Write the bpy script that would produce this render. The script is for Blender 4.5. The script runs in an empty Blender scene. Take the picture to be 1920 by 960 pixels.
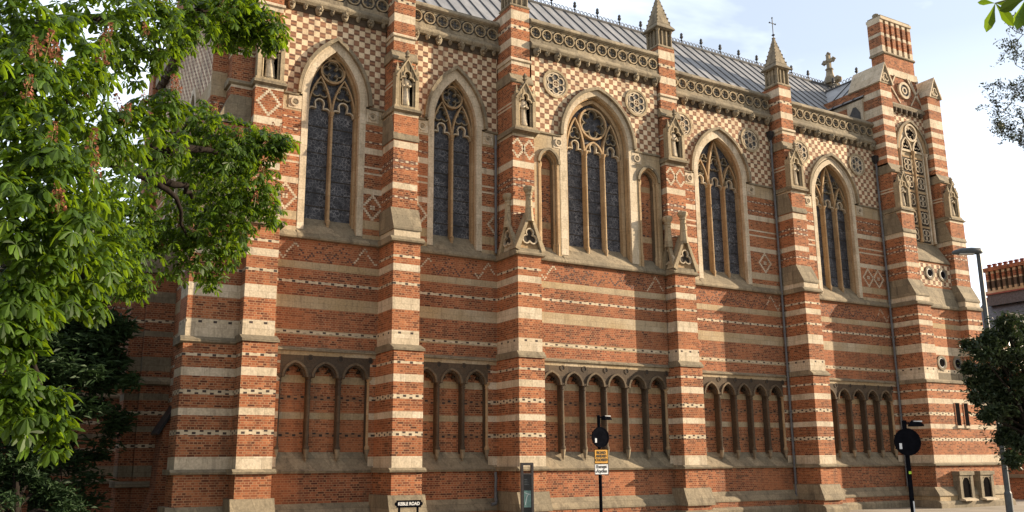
import bpy, bmesh, math, random
from mathutils import Vector, Matrix
random.seed(11)
rad = math.radians
S = bpy.context.scene
COL = S.collection

# ------------------------------------------------------------------ camera
CAM = Vector((0.0, -30.0, 2.2))
YAW, PITCH, ROLL, FPX = 0.53169, 0.22342, -0.00734, 1711.87
_f = Vector((math.sin(YAW)*math.cos(PITCH), math.cos(YAW)*math.cos(PITCH), math.sin(PITCH)))
_r = Vector((math.cos(YAW), -math.sin(YAW), 0))
_u = _r.cross(_f)
R_ = _r*math.cos(ROLL) + _u*math.sin(ROLL)
U_ = -_r*math.sin(ROLL) + _u*math.cos(ROLL)
F_ = _f
cam_d = bpy.data.cameras.new('camera')
cam = bpy.data.objects.new('camera', cam_d); COL.objects.link(cam)
cam_d.sensor_width = 36; cam_d.lens = FPX/1920*36; cam_d.clip_start = 0.1; cam_d.clip_end = 3000
M = Matrix.Identity(4)
for i in range(3):
    M[i][0], M[i][1], M[i][2], M[i][3] = R_[i], U_[i], -F_[i], CAM[i]
cam.matrix_world = M
S.camera = cam

# ------------------------------------------------------------------ light
TO_SUN = Vector((2.8, -1.0, 0.8)).normalized()
EL = math.asin(TO_SUN.z); AZ = math.atan2(TO_SUN.x, TO_SUN.y)
sun_d = bpy.data.lights.new('sun', 'SUN'); sun_d.energy = 5.0; sun_d.angle = rad(0.5); sun_d.color = (1.0, 0.82, 0.60)
sun = bpy.data.objects.new('sun', sun_d); COL.objects.link(sun)
sun.rotation_euler = (-TO_SUN).to_track_quat('-Z', 'Y').to_euler()
W = bpy.data.worlds.new('World'); S.world = W; W.use_nodes = True
S.view_settings.view_transform = 'Standard'; S.view_settings.look = 'None'
S.view_settings.gamma = 1.0; S.view_settings.use_curve_mapping = False
S.view_settings.exposure = 1.26

def N(nt, typ, ins=None, **props):
    n = nt.nodes.new(typ)
    for k, v in props.items(): setattr(n, k, v)
    for k, v in (ins or {}).items():
        s = n.inputs[k]
        if isinstance(v, bpy.types.NodeSocket): nt.links.new(v, s)
        else: s.default_value = v
    return n
def MA(nt, op, a, b=0.0, c=0.0):
    return N(nt, 'ShaderNodeMath', {0: a, 1: b, 2: c}, operation=op).outputs[0]
def RAMP(nt, fac, stops, interp='LINEAR'):
    n = N(nt, 'ShaderNodeValToRGB', {0: fac}); r = n.color_ramp; r.interpolation = interp
    while len(r.elements) < len(stops): r.elements.new(0.5)
    for e, (p, c) in zip(r.elements, stops):
        e.position = p; e.color = (*c, 1) if len(c) == 3 else c
    return n.outputs[0]
def MIX(nt, fac, a, b, blend='MIX'):
    n = N(nt, 'ShaderNodeMix', data_type='RGBA', blend_type=blend)
    for idx, v in ((0, fac), (6, a), (7, b)):
        if isinstance(v, bpy.types.NodeSocket): nt.links.new(v, n.inputs[idx])
        else: n.inputs[idx].default_value = v if idx == 0 else (*v, 1)
    return n.outputs[2]

nt = W.node_tree; nt.nodes.clear()
sky = N(nt, 'ShaderNodeTexSky', sky_type='NISHITA', sun_disc=False, sun_elevation=EL, sun_rotation=AZ,
        air_density=1.0, dust_density=1.5, ozone_density=1.2)
tc = N(nt, 'ShaderNodeTexCoord')
mp = N(nt, 'ShaderNodeMapping', {0: tc.outputs['Generated'], 'Scale': (1.1, 1.1, 2.6), 'Rotation': (0, 0.25, 0.4)})
cl = N(nt, 'ShaderNodeTexNoise', {'Vector': mp.outputs[0], 'Scale': 2.2, 'Detail': 6, 'Roughness': 0.55, 'Distortion': 0.5})
cf = RAMP(nt, cl.outputs[0], [(0.42, (0.30,)*3), (0.66, (0.95,)*3)])
sx = N(nt, 'ShaderNodeSeparateXYZ', {0: tc.outputs['Generated']})
low = RAMP(nt, sx.outputs[2], [(0.10, (0.95,)*3), (0.55, (0.0,)*3)])
cf2 = MA(nt, 'MAXIMUM', cf, low)
bank = RAMP(nt, MA(nt, 'MULTIPLY_ADD', sx.outputs[1], 0.5, 0.5), [(0.35, (7.4, 7.2, 6.9)), (0.72, (11.2, 12.2, 13.7))])   # invented cloud bank: dim behind the camera to deepen shade, bright beyond the chapel
skc = MIX(nt, cf2, sky.outputs[0], bank)
bg = N(nt, 'ShaderNodeBackground', {0: skc, 1: 0.067})
N(nt, 'ShaderNodeOutputWorld', {0: bg.outputs[0]})

# ------------------------------------------------------------------ materials
def newmat(name):
    m = bpy.data.materials.new(name); m.use_nodes = True
    t = m.node_tree; t.nodes.clear()
    b = N(t, 'ShaderNodeBsdfPrincipled'); N(t, 'ShaderNodeOutputMaterial', {0: b.outputs[0]})
    return m, t, b
def wpos(t):
    g = N(t, 'ShaderNodeNewGeometry'); s = N(t, 'ShaderNodeSeparateXYZ', {0: g.outputs['Position']})
    return g.outputs['Position'], s.outputs[0], s.outputs[1], s.outputs[2]
def uvz(t):
    p, x, y, z = wpos(t)
    u = MA(t, 'ADD', x, y)
    v = N(t, 'ShaderNodeCombineXYZ', {0: u, 1: z}).outputs[0]
    return p, u, z, v
def noise(t, vec, scale, detail=4, rough=0.55, dist=0.0):
    return N(t, 'ShaderNodeTexNoise', {'Vector': vec, 'Scale': scale, 'Detail': detail, 'Roughness': rough, 'Distortion': dist}).outputs[0]
def grey(t, fac, lo, hi, a=0.3, b=0.7): return RAMP(t, fac, [(a, (lo,)*3), (b, (hi,)*3)])
def bump(t, b, h, strength, dist=0.02):
    n = N(t, 'ShaderNodeBump', {'Height': h, 'Strength': strength, 'Distance': dist}); t.links.new(n.outputs[0], b.inputs['Normal'])
CH = 0.0745
def brick_color(t, p, v, stops, mortar):
    br = N(t, 'ShaderNodeTexBrick', {'Vector': v, 'Color1': (0, 0, 0, 1), 'Color2': (1, 1, 1, 1), 'Mortar': (0.5, 0.5, 0.5, 1), 'Scale': 1.0,
        'Mortar Size': 0.0100, 'Mortar Smooth': 0.25, 'Bias': 0.0, 'Brick Width': 0.236, 'Row Height': CH}, offset=0.5, squash=0.5, squash_frequency=2)
    c = RAMP(t, br.outputs[0], stops)
    c = MIX(t, br.outputs[1], c, mortar)
    return c, br.outputs[1]
def make_brick(name, stops, mortar, lo=0.72, hi=1.15):
    m, t, b = newmat(name)
    p, u, z, v = uvz(t)
    c, fac = brick_color(t, p, v, stops, mortar)
    n1 = noise(t, p, 0.55, 5, 0.6); n2 = noise(t, p, 9, 3)
    c = MIX(t, 1.0, c, grey(t, n1, lo, hi), 'MULTIPLY')
    c = MIX(t, 1.0, c, grey(t, n2, 0.85, 1.1), 'MULTIPLY')
    pt = RAMP(t, noise(t, p, 0.38, 4, .5, .6), [(0.52, (0,)*3), (0.64, (0.42,)*3)])
    c = MIX(t, pt, c, (0.37, 0.145, 0.066))
    mps = N(t, 'ShaderNodeMapping', {0: p, 'Scale': (1.2, 1.2, 0.22)}).outputs[0]
    st = RAMP(t, noise(t, mps, 1.6, 5, 0.6), [(0.56, (0,)*3), (0.74, (0.5,)*3)])
    c = MIX(t, st, c, (0.10, 0.065, 0.045))
    t.links.new(c, b.inputs['Base Color']); b.inputs['Roughness'].default_value = 0.9
    b.inputs['Specular IOR Level'].default_value = 0.2
    h = MA(t, 'ADD', MA(t, 'MULTIPLY', fac, -1.0), MA(t, 'MULTIPLY', n2, 0.5))
    bump(t, b, h, 0.5, 0.008)
    return m
RED = [(0.0, (0.09, 0.032, 0.019)), (0.2, (0.17, 0.054, 0.027)), (0.5, (0.265, 0.085, 0.038)), (0.8, (0.335, 0.116, 0.051)), (1.0, (0.40, 0.155, 0.070))]
m_brick = make_brick('red_brick', RED, (0.37, 0.222, 0.125))
DRK = [(0.0, (0.085, 0.030, 0.020)), (0.25, (0.165, 0.052, 0.029)), (0.6, (0.26, 0.083, 0.040)), (1.0, (0.345, 0.122, 0.058))]
m_brick2 = make_brick('old_shaded_brick', DRK, (0.35, 0.21, 0.12), 0.72, 1.12)  # darker copy of the red brick; shade of recessed walls put into it

def make_stone(name, base, dark, soot=0.35, blocks=(0.62, 0.4), vary=0.25, streak=True, sootcol=(0.07, 0.055, 0.04), drift=None):
    m, t, b = newmat(name)
    p, u, z, v = uvz(t)
    br = N(t, 'ShaderNodeTexBrick', {'Vector': v, 'Color1': (0, 0, 0, 1), 'Color2': (1, 1, 1, 1), 'Mortar': (0.2,)*3+(1,), 'Scale': 1.0,
        'Mortar Size': 0.005, 'Mortar Smooth': 0.3, 'Brick Width': blocks[0], 'Row Height': blocks[1]}, offset=0.43)
    n1 = noise(t, p, 1.1, 6, 0.62, 0.4); n2 = noise(t, p, 14, 4, 0.6)
    c = MIX(t, MA(t, 'MULTIPLY', br.outputs[0], 0.8), base, dark)
    c = MIX(t, RAMP(t, n1, [(0.42, (0,)*3), (0.72, (0.75,)*3)]), c, dark)
    if drift: c = MIX(t, RAMP(t, noise(t, p, 0.33, 3), [(0.42, (0,)*3), (0.6, (0.85,)*3)]), c, drift)
    c = MIX(t, MA(t, 'MULTIPLY', br.outputs[1], 0.8), c, (dark[0]*.5, dark[1]*.5, dark[2]*.5))
    c = MIX(t, 1.0, c, grey(t, n2, 1-vary, 1+vary*.5), 'MULTIPLY')
    if streak:
        mps = N(t, 'ShaderNodeMapping', {0: p, 'Scale': (2.6, 2.6, 0.5)}).outputs[0]
        st = RAMP(t, noise(t, mps, 1.7, 6, 0.65), [(0.50, (0,)*3), (0.72, (soot,)*3)])
        c = MIX(t, st, c, sootcol)
    t.links.new(c, b.inputs['Base Color']); b.inputs['Roughness'].default_value = 0.88
    b.inputs['Specular IOR Level'].default_value = 0.25
    bump(t, b, MA(t, 'ADD', n2, n1), 0.35, 0.02)
    return m
m_stone = make_stone('cream_stone', (0.60, 0.515, 0.395), (0.45, 0.37, 0.26), 0.5)
m_tan = make_stone('tan_stone', (0.47, 0.39, 0.28), (0.33, 0.255, 0.155), 0.4, drift=(0.36, 0.26, 0.14))  # the tan tone of shaded walls put into the colour; the drift is staining
m_weath = make_stone('weathered_stone', (0.30, 0.245, 0.165), (0.16, 0.135, 0.095), 0.7)
m_ochre = make_stone('ochre_bounce_lit_stone', (0.43, 0.315, 0.19), (0.32, 0.21, 0.11), 0.35, (0.9, 0.55))  # warm bounce light inside the window reveals put into the stone colour
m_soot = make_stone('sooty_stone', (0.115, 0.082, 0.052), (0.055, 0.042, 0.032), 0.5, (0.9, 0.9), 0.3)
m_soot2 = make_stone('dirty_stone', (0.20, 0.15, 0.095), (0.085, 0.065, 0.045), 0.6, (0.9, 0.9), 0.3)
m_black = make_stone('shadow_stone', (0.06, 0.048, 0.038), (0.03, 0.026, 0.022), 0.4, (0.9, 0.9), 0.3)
m_frieze = make_stone('lichen_stone', (0.33, 0.275, 0.19), (0.15, 0.13, 0.095), 0.8, (0.8, 0.33))
m_buff = make_stone('buff_stone', (0.43, 0.345, 0.225), (0.26, 0.205, 0.13), 0.6)
m_panel = make_stone('panel_grey_stone', (0.10, 0.098, 0.097), (0.055, 0.055, 0.056), 0.3, (5, 5))

def make_dash(name, back, mark, period, mw, shift):
    m, t, b = newmat(name)
    p, u, z, v = uvz(t)
    row = MA(t, 'FLOOR', MA(t, 'DIVIDE', z, CH))
    par = MA(t, 'MODULO', row, 2.0)
    uu = MA(t, 'ADD', u, MA(t, 'MULTIPLY', par, shift))
    fr = MA(t, 'FRACT', MA(t, 'DIVIDE', uu, period))
    k = MA(t, 'LESS_THAN', fr, mw/period)
    n2 = noise(t, p, 8, 4); n1 = noise(t, p, 1.2, 4)
    c = MIX(t, k, back, mark)
    c = MIX(t, 1.0, c, grey(t, n2, 0.75, 1.12), 'MULTIPLY'); c = MIX(t, 1.0, c, grey(t, n1, 0.7, 1.1), 'MULTIPLY')
    t.links.new(c, b.inputs['Base Color']); b.inputs['Roughness'].default_value = 0.9
    bump(t, b, n2, 0.3, 0.01)
    return m
m_dash = make_dash('cream_course_with_dark_headers', (0.53, 0.44, 0.31), (0.05, 0.035, 0.03), 0.46, 0.115, 0.23)
m_dashb = make_dash('brick_course_with_black_headers', (0.27, 0.13, 0.065), (0.03, 0.024, 0.022), 0.46, 0.115, 0.23)
m_dots = make_dash('dark_course_with_cream_headers', (0.15, 0.075, 0.05), (0.55, 0.46, 0.33), 0.40, 0.115, 0.20)

def make_checker(name, cell=0.2175):
    m, t, b = newmat(name)
    p, u, z, v = uvz(t)
    # wobble: every course laid by hand
    cu = MA(t, 'FLOOR', MA(t, 'DIVIDE', u, cell)); cz = MA(t, 'FLOOR', MA(t, 'DIVIDE', z, cell))
    par = MA(t, 'ABSOLUTE', MA(t, 'MODULO', MA(t, 'ADD', cu, cz), 2.0))
    wn = N(t, 'ShaderNodeTexWhiteNoise', {0: N(t, 'ShaderNodeCombineXYZ', {0: cu, 1: cz}).outputs[0]}, noise_dimensions='2D').outputs[0]
    cream = RAMP(t, wn, [(0, (0.52, 0.41, 0.27)), (0.5, (0.65, 0.52, 0.35)), (1, (0.74, 0.60, 0.42))])
    fz = MA(t, 'FRACT', MA(t, 'DIVIDE', z, cell))
    mid = MA(t, 'MULTIPLY', MA(t, 'GREATER_THAN', fz, 0.35), MA(t, 'LESS_THAN', fz, 0.66))
    dk = MIX(t, mid, RAMP(t, wn, [(0, (0.13, 0.066, 0.042)), (1, (0.26, 0.125, 0.07))]), (0.29, 0.145, 0.08))
    c = MIX(t, par, dk, cream)
    fu = MA(t, 'FRACT', MA(t, 'DIVIDE', u, cell))
    e1 = MA(t, 'MAXIMUM', MA(t, 'LESS_THAN', fu, 0.05), MA(t, 'LESS_THAN', fz, 0.05))
    c = MIX(t, MA(t, 'MULTIPLY', e1, 0.6), c, (0.32, 0.24, 0.16))
    n1 = noise(t, p, 0.8, 5); n2 = noise(t, p, 15, 3)
    mps = N(t, 'ShaderNodeMapping', {0: p, 'Scale': (2.2, 2.2, 0.35)}).outputs[0]
    c = MIX(t, RAMP(t, noise(t, mps, 1.5, 5, .6), [(0.52, (0,)*3), (0.75, (0.55,)*3)]), c, (0.12, 0.085, 0.06))
    c = MIX(t, 1.0, c, grey(t, n1, 0.78, 1.08), 'MULTIPLY'); c = MIX(t, 1.0, c, grey(t, n2, 0.8, 1.08), 'MULTIPLY')
    t.links.new(c, b.inputs['Base Color']); b.inputs['Roughness'].default_value = 0.9
    bump(t, b, n2, 0.3, 0.01)
    return m
m_check = make_checker('checker_stone_and_brick')

def make_glass():
    m, t, b = newmat('leaded_glass')
    p, u, z, v = uvz(t)
    vo = N(t, 'ShaderNodeTexVoronoi', {'Vector': v, 'Scale': 8.0, 'Randomness': 0.9}, feature='DISTANCE_TO_EDGE').outputs[0]
    vc = N(t, 'ShaderNodeTexVoronoi', {'Vector': v, 'Scale': 8.0, 'Randomness': 0.9}, feature='F1')
    ln = RAMP(t, vo, [(0.02, (1,)*3), (0.07, (0,)*3)])
    n1 = noise(t, p, 1.3, 4, 0.6, 1.5)
    c = MIX(t, vc.outputs['Color'], (0.018, 0.019, 0.025), (0.062, 0.065, 0.079))
    c = MIX(t, MA(t, 'MULTIPLY', ln, grey(t, n1, 0.0, 0.8, 0.35, 0.6)), c, (0.21, 0.21, 0.22))
    c = MIX(t, 1.0, c, grey(t, n1, 0.6, 1.2), 'MULTIPLY')
    t.links.new(c, b.inputs['Base Color']); b.inputs['Roughness'].default_value = 0.55
    b.inputs['Specular IOR Level'].default_value = 0.3
    bump(t, b, vo, 0.25, 0.02)
    return m
m_glass = make_glass()
def simple(name, col, rough=0.6, metal=0.0, ns=8.0, vary=0.25, spec=0.4):
    m, t, b = newmat(name)
    p, x, y, z = wpos(t); n = noise(t, p, ns, 4)
    c = MIX(t, 1.0, col, grey(t, n, 1-vary, 1+vary), 'MULTIPLY')
    t.links.new(c, b.inputs['Base Color']); b.inputs['Roughness'].default_value = rough; b.inputs['Metallic'].default_value = metal
    b.inputs['Specular IOR Level'].default_value = spec
    return m
m_darkhole = simple('dark_opening', (0.010, 0.009, 0.009), 0.9, spec=0.0)
m_iron = simple('black_painted_iron', (0.016, 0.018, 0.022), 0.4)
m_pipe = simple('grey_cast_iron', (0.10, 0.105, 0.115), 0.5)
m_red = simple('red_terracotta', (0.19, 0.06, 0.045), 0.8)
m_hdr = simple('black_header_brick', (0.075, 0.042, 0.034), 0.8, vary=0.4)
def make_lead():
    m, t, b = newmat('lead_sheet')
    p, x, y, z = wpos(t)
    mps = N(t, 'ShaderNodeMapping', {0: p, 'Scale': (1.4, 0.35, 0.35)}).outputs[0]
    n = noise(t, mps, 2.0, 5, 0.6)
    wn = N(t, 'ShaderNodeTexWhiteNoise', {1: MA(t, 'FLOOR', MA(t, 'DIVIDE', x, 0.72))}, noise_dimensions='1D').outputs[0]
    c = RAMP(t, n, [(0.3, (0.16, 0.162, 0.168)), (0.7, (0.28, 0.28, 0.285))])
    c = MIX(t, 1.0, c, RAMP(t, wn, [(0, (0.86,)*3), (1, (1.08,)*3)]), 'MULTIPLY')
    t.links.new(c, b.inputs['Base Color']); b.inputs['Roughness'].default_value = 0.5; b.inputs['Specular IOR Level'].default_value = 0.45
    bump(t, b, n, 0.2, 0.03)
    return m
m_lead = make_lead()
m_leadrib = simple('lead_roll', (0.075, 0.076, 0.080), 0.75)
m_slate = simple('blue_slate', (0.062, 0.066, 0.074), 0.6, ns=9, vary=.5)

CM = {'B': m_brick, 'b': m_brick2, 'S': m_stone, 'T': m_tan, 'W': m_weath, 'O': m_ochre, 'K': m_soot, 'D': m_dash, 'd': m_dots, 'e': m_dashb, 'C': m_check,
      'G': m_glass, 'H': m_darkhole, 'F': m_frieze, 'P': m_panel, 'k': m_black, 'Z': m_buff, 'k2': m_soot2, 'k3': m_hdr, 'L': m_lead, 'R': m_leadrib, 'I': m_iron, 'p': m_pipe, 'r': m_red, 's': m_slate}

# ------------------------------------------------------------------ mesh helpers
class MB:
    def __init__(s): s.v = []; s.f = []; s.m = []
    def poly(s, pts, k):
        i = len(s.v); s.v += [tuple(p) for p in pts]; s.f.append(tuple(range(i, i+len(pts)))); s.m.append(k)
    def box(s, x0, x1, y0, y1, z0, z1, k, skip=''):
        i = len(s.v)
        s.v += [(x0,y0,z0),(x1,y0,z0),(x1,y1,z0),(x0,y1,z0),(x0,y0,z1),(x1,y0,z1),(x1,y1,z1),(x0,y1,z1)]
        for f in ((0,1,5,4),(1,2,6,5),(2,3,7,6),(3,0,4,7),(4,5,6,7),(3,2,1,0)):
            s.f.append(tuple(i+j for j in f)); s.m.append(k)
    def xz(s, pts, y0, y1, k, k2=None):                    # polygon in XZ pulled along Y
        n = len(pts); i = len(s.v)
        s.v += [(x, y0, z) for x, z in pts] + [(x, y1, z) for x, z in pts]
        s.f.append(tuple(i+j for j in range(n))); s.m.append(k)
        s.f.append(tuple(i+n+j for j in reversed(range(n)))); s.m.append(k)
        for j in range(n):
            a, b = j, (j+1) % n
            s.f.append((i+a, i+n+a, i+n+b, i+b)); s.m.append(k2 or k)
    def yz(s, pts, x0, x1, k):
        n = len(pts); i = len(s.v)
        s.v += [(x0, y, z) for y, z in pts] + [(x1, y, z) for y, z in pts]
        s.f.append(tuple(i+j for j in range(n))); s.m.append(k)
        s.f.append(tuple(i+n+j for j in reversed(range(n)))); s.m.append(k)
        for j in range(n):
            a, b = j, (j+1) % n
            s.f.append((i+a, i+n+a, i+n+b, i+b)); s.m.append(k)
    def ribbon(s, path, w, y0, y1, k, closed=False, axis='y', off=0.0):
        n = len(path); L = []; Rr = []
        for j in range(n):
            if closed: a, b = path[j-1], path[(j+1) % n]
            else: a, b = path[max(j-1, 0)], path[min(j+1, n-1)]
            dx, dz = b[0]-a[0], b[1]-a[1]; l = math.hypot(dx, dz) or 1
            nx, nz = -dz/l, dx/l
            x, z = path[j]
            L.append((x+nx*(w/2+off), z+nz*(w/2+off))); Rr.append((x-nx*(w/2-off), z-nz*(w/2-off)))
        i = len(s.v)
        P3 = (lambda q, d: (q[0], d, q[1])) if axis == 'y' else (lambda q, d: (d, q[0], q[1]))
        for j in range(n):
            s.v += [P3(L[j], y0), P3(Rr[j], y0), P3(L[j], y1), P3(Rr[j], y1)]
        for j in range(n if closed else n-1):
            a = i+4*j; b = i+4*((j+1) % n)
            for f in ((a, b, b+1, a+1), (a+2, a+3, b+3, b+2), (a, a+2, b+2, b), (a+1, b+1, b+3, a+3)):
                s.f.append(f); s.m.append(k)
        if not closed:
            s.f.append((i, i+1, i+3, i+2)); s.m.append(k)
            e = i+4*(n-1); s.f.append((e, e+2, e+3, e+1)); s.m.append(k)
    def loft(s, rings, k, cap=True):
        i = len(s.v); n = len(rings[0])
        for r in rings: s.v += [tuple(p) for p in r]
        for a in range(len(rings)-1):
            for j in range(n):
                b = (j+1) % n
                s.f.append((i+a*n+j, i+a*n+b, i+(a+1)*n+b, i+(a+1)*n+j)); s.m.append(k)
        if cap:
            s.f.append(tuple(i+j for j in reversed(range(n)))); s.m.append(k)
            s.f.append(tuple(i+(len(rings)-1)*n+j for j in range(n))); s.m.append(k)
    def lathe(s, cx, cy, prof, n, k, sy=1.0, ph=0.0):
        s.loft([[(cx+r*math.cos(ph+2*math.pi*j/n), cy+sy*r*math.sin(ph+2*math.pi*j/n), z) for j in range(n)] for r, z in prof], k)
    def tube(s, pts, rs, n, k):
        pts = [Vector(p) for p in pts]; rings = []
        up = Vector((0.3, 0.2, 1)).normalized()
        for j, p in enumerate(pts):
            d = (pts[min(j+1, len(pts)-1)]-pts[max(j-1, 0)]).normalized()
            a = d.cross(up)
            if a.length < 1e-3: a = d.cross(Vector((1, 0, 0)))
            a.normalize(); b = d.cross(a); r = rs[j] if isinstance(rs, (list, tuple)) else rs
            rings.append([p+a*(r*math.cos(2*math.pi*q/n))+b*(r*math.sin(2*math.pi*q/n)) for q in range(n)])
        s.loft(rings, k)
    def build(s, name, parent=None, mats=None, smooth=False, loc=None):
        mats = mats or CM
        used = []
        for k in s.m:
            if k not in used: used.append(k)
        me = bpy.data.meshes.new(name)
        me.from_pydata(s.v, [], s.f)
        for k in used: me.materials.append(mats[k])
        ix = {k: i for i, k in enumerate(used)}
        me.polygons.foreach_set('material_index', [ix[k] for k in s.m])
        if smooth: me.polygons.foreach_set('use_smooth', [True]*len(s.f))
        me.update()
        o = bpy.data.objects.new(name, me); COL.objects.link(o)
        if parent is not None:
            o.parent = parent
            if parent.type == 'EMPTY' and parent.get('world_parts'): o.location = -parent.location
        if loc is not None: o.location = loc
        return o
def thing(name, label, cat, loc=(0, 0, 0), group=None, world=True):
    o = bpy.data.objects.new(name, None); COL.objects.link(o); o.location = loc; o.empty_display_size = 0.3
    o['label'] = label; o['category'] = cat
    if group: o['group'] = group
    if world: o['world_parts'] = 1
    return o
def tag(o, label, cat, group=None):
    o['label'] = label; o['category'] = cat
    if group: o['group'] = group
    return o
def struct(o): o['kind'] = 'structure'; return o
def arc(cx, cz, r, a0, a1, n): return [(cx+r*math.cos(rad(a0+(a1-a0)*i/n)), cz+r*math.sin(rad(a0+(a1-a0)*i/n))) for i in range(n+1)]
def parch(c, a, cc, zs, n=14):                             # pointed arch, left spring to right spring; centres cc beyond the middle
    Rr = a+cc; ap = math.degrees(math.acos(cc/Rr)) if cc >= 0 else 180-math.degrees(math.acos(-cc/Rr))
    left = [(c+cc-Rr*math.cos(rad(t)), zs+Rr*math.sin(rad(t))) for t in [ap*i/n for i in range(n+1)]]
    right = [(2*c-x, z) for x, z in reversed(left[:-1])]
    return left+right
def foil(cx, cz, n, dist, r, a0=90, seg=8):                # closed cusped outline of n lobes
    pts = []
    half = 180.0/n; reach = 180-max(20.0, math.degrees(math.acos(max(-1, min(1, (dist*math.sin(rad(half)))/r))))) if dist*math.sin(rad(half)) < r else 150
    for i in range(n):
        t = a0+i*360/n
        lx, lz = cx+dist*math.cos(rad(t)), cz+dist*math.sin(rad(t))
        sp = min(reach, 130)
        pts += [(lx+r*math.cos(rad(t+q)), lz+r*math.sin(rad(t+q))) for q in [-sp+2*sp*i2/seg for i2 in range(seg+1)]]
    return pts

# bands of the striped masonry: (from z, kind)
LOW = [(-1,'B'),(2.04,'S'),(2.46,'B'),(3.11,'D'),(3.26,'B'),(3.70,'S'),(3.92,'B'),(4.34,'D'),(4.49,'B'),(4.90,'S'),(5.16,'B'),(5.51,'D'),(5.60,'B'),(5.95,'B')]
MIDB = [(5.95,'S'),(6.50,'S'),(6.55,'D'),(6.63,'S'),(6.68,'B'),(7.40,'S'),(7.82,'B'),(8.26,'D'),(8.36,'B'),(8.76,'S'),(9.01,'B'),(9.24,'D'),(9.33,'B')]
MIDW = [(5.95,'B'),(6.50,'T'),(6.54,'D'),(6.62,'T'),(6.66,'B'),(7.40,'T'),(7.82,'B'),(8.26,'D'),(8.36,'B'),(8.76,'T'),(9.01,'B')]
UPW = [(9.9,'T'),(10.23,'B'),(10.45,'T'),(10.76,'B'),(11.75,'S'),(11.96,'B'),(12.49,'S'),(12.56,'B'),(12.73,'S'),(12.80,'B'),(13.28,'S'),(13.51,'B'),(13.69,'d'),(13.765,'B'),(14.12,'d'),(14.2,'B'),(14.42,'T'),(15.0,'T')]
UPB = [(9.9,'S'),(10.3,'B'),(11.44,'d'),(11.53,'B'),(11.80,'S'),(12.03,'B'),(12.56,'d'),(12.67,'B'),(12.79,'d'),(12.90,'B'),(13.34,'S'),(13.60,'B'),(14.6,'S'),(14.85,'B'),(15.8,'S'),(15.87,'B'),(15.95,'S'),(16.02,'B')]
SHB = [(16.0,'B'),(16.84,'W'),(17.25,'B'),(17.65,'S'),(17.82,'B'),(18.45,'S'),(18.78,'B'),(19.22,'D'),(19.37,'B'),(19.62,'S'),(20.02,'B')]
def segs(tab, z0, z1):
    out = []
    for i, (z, k) in enumerate(tab):
        a = max(z, z0); b = min(tab[i+1][0] if i+1 < len(tab) else 1e9, z1)
        if b-a > 1e-4: out.append((a, b, k))
    if tab[0][0] > z0: out.insert(0, (z0, min(tab[0][0], z1), tab[0][1]))
    return out
def wallf(mb, x0, x1, y, z0, z1, tab, sub=None):           # banded face looking at -Y
    for a, b, k in segs(tab, z0, z1):
        if sub: k = sub.get(k, k)
        mb.poly([(x0,y,a),(x1,y,a),(x1,y,b),(x0,y,b)], k)
def sidef(mb, x, y0, y1, z0, z1, tab, sub=None):           # banded face looking along X
    for a, b, k in segs(tab, z0, z1):
        if sub: k = sub.get(k, k)
        mb.poly([(x,y1,a),(x,y0,a),(x,y0,b),(x,y1,b)], k)
def bbox(mb, x0, x1, y0, y1, z0, z1, tab, top=None, sub=None):
    wallf(mb, x0, x1, y0, z0, z1, tab, sub); sidef(mb, x0, y0, y1, z0, z1, tab, sub)
    for a, b, k in segs(tab, z0, z1):
        if sub: k = sub.get(k, k)
        mb.poly([(x1,y0,a),(x1,y1,a),(x1,y1,b),(x1,y0,b)], k)
    if top: mb.poly([(x0,y0,z1),(x1,y0,z1),(x1,y1,z1),(x0,y1,z1)], top)
def weather(mb, x0, x1, ya, yb, z0, z1, k, back, lip=0.05):  # sloping stone from front ya,z0 up to yb,z1
    mb.yz([(ya-lip, z0-0.07), (ya-lip, z0), (yb, z1), (back, z1), (back, z0-0.07)], x0-lip, x1+lip, k)
def marks(mb, pts, y, k, w=0.108, h=0.068):                # picked-out bricks 3 mm proud
    for x, z in pts: mb.poly([(x-w/2,y,z-h/2),(x+w/2,y,z-h/2),(x+w/2,y,z+h/2),(x-w/2,y,z+h/2)], k)
def diamond(mb, xc, zc, rows, y, k, core=True, xmin=-1e9, xmax=1e9):
    P = []
    for r in range(-rows, rows+1):
        d = (rows-abs(r))*0.062
        for sgn in ((-1, 1) if d > 1e-3 else (1,)): P.append((xc+sgn*d, zc+r*CH))
    if core: P += [(xc-.04, zc-CH*.6), (xc+.04, zc-CH*.6), (xc-.04, zc+CH*.6), (xc+.04, zc+CH*.6)]
    marks(mb, [p for p in P if xmin < p[0] < xmax], y-.003, k)
def zigzag(mb, x0, x1, z0, y, period=0.84, rows=8, cream_end=0.95):
    x = x0+0.06; i = 0
    while x < x1-0.05:
        t = ((x-x0) % period)/period; tri = abs(2*t-1)
        z = z0+round(tri*rows)*CH
        k = 'S' if (x-x0 < cream_end or x1-x < cream_end) else 'k3'  # cream bricks near both ends, dark ones between
        if k == 'S' or i % 2 == 0: marks(mb, [(x, z)], y-.003, k, 0.07, 0.062)
        if k == 'k3' and i % 2: marks(mb, [(x, z-3*CH if z-3*CH > z0 else z)], y-.004, k, 0.07, 0.062)
        x += 0.0625; i += 1

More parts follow.
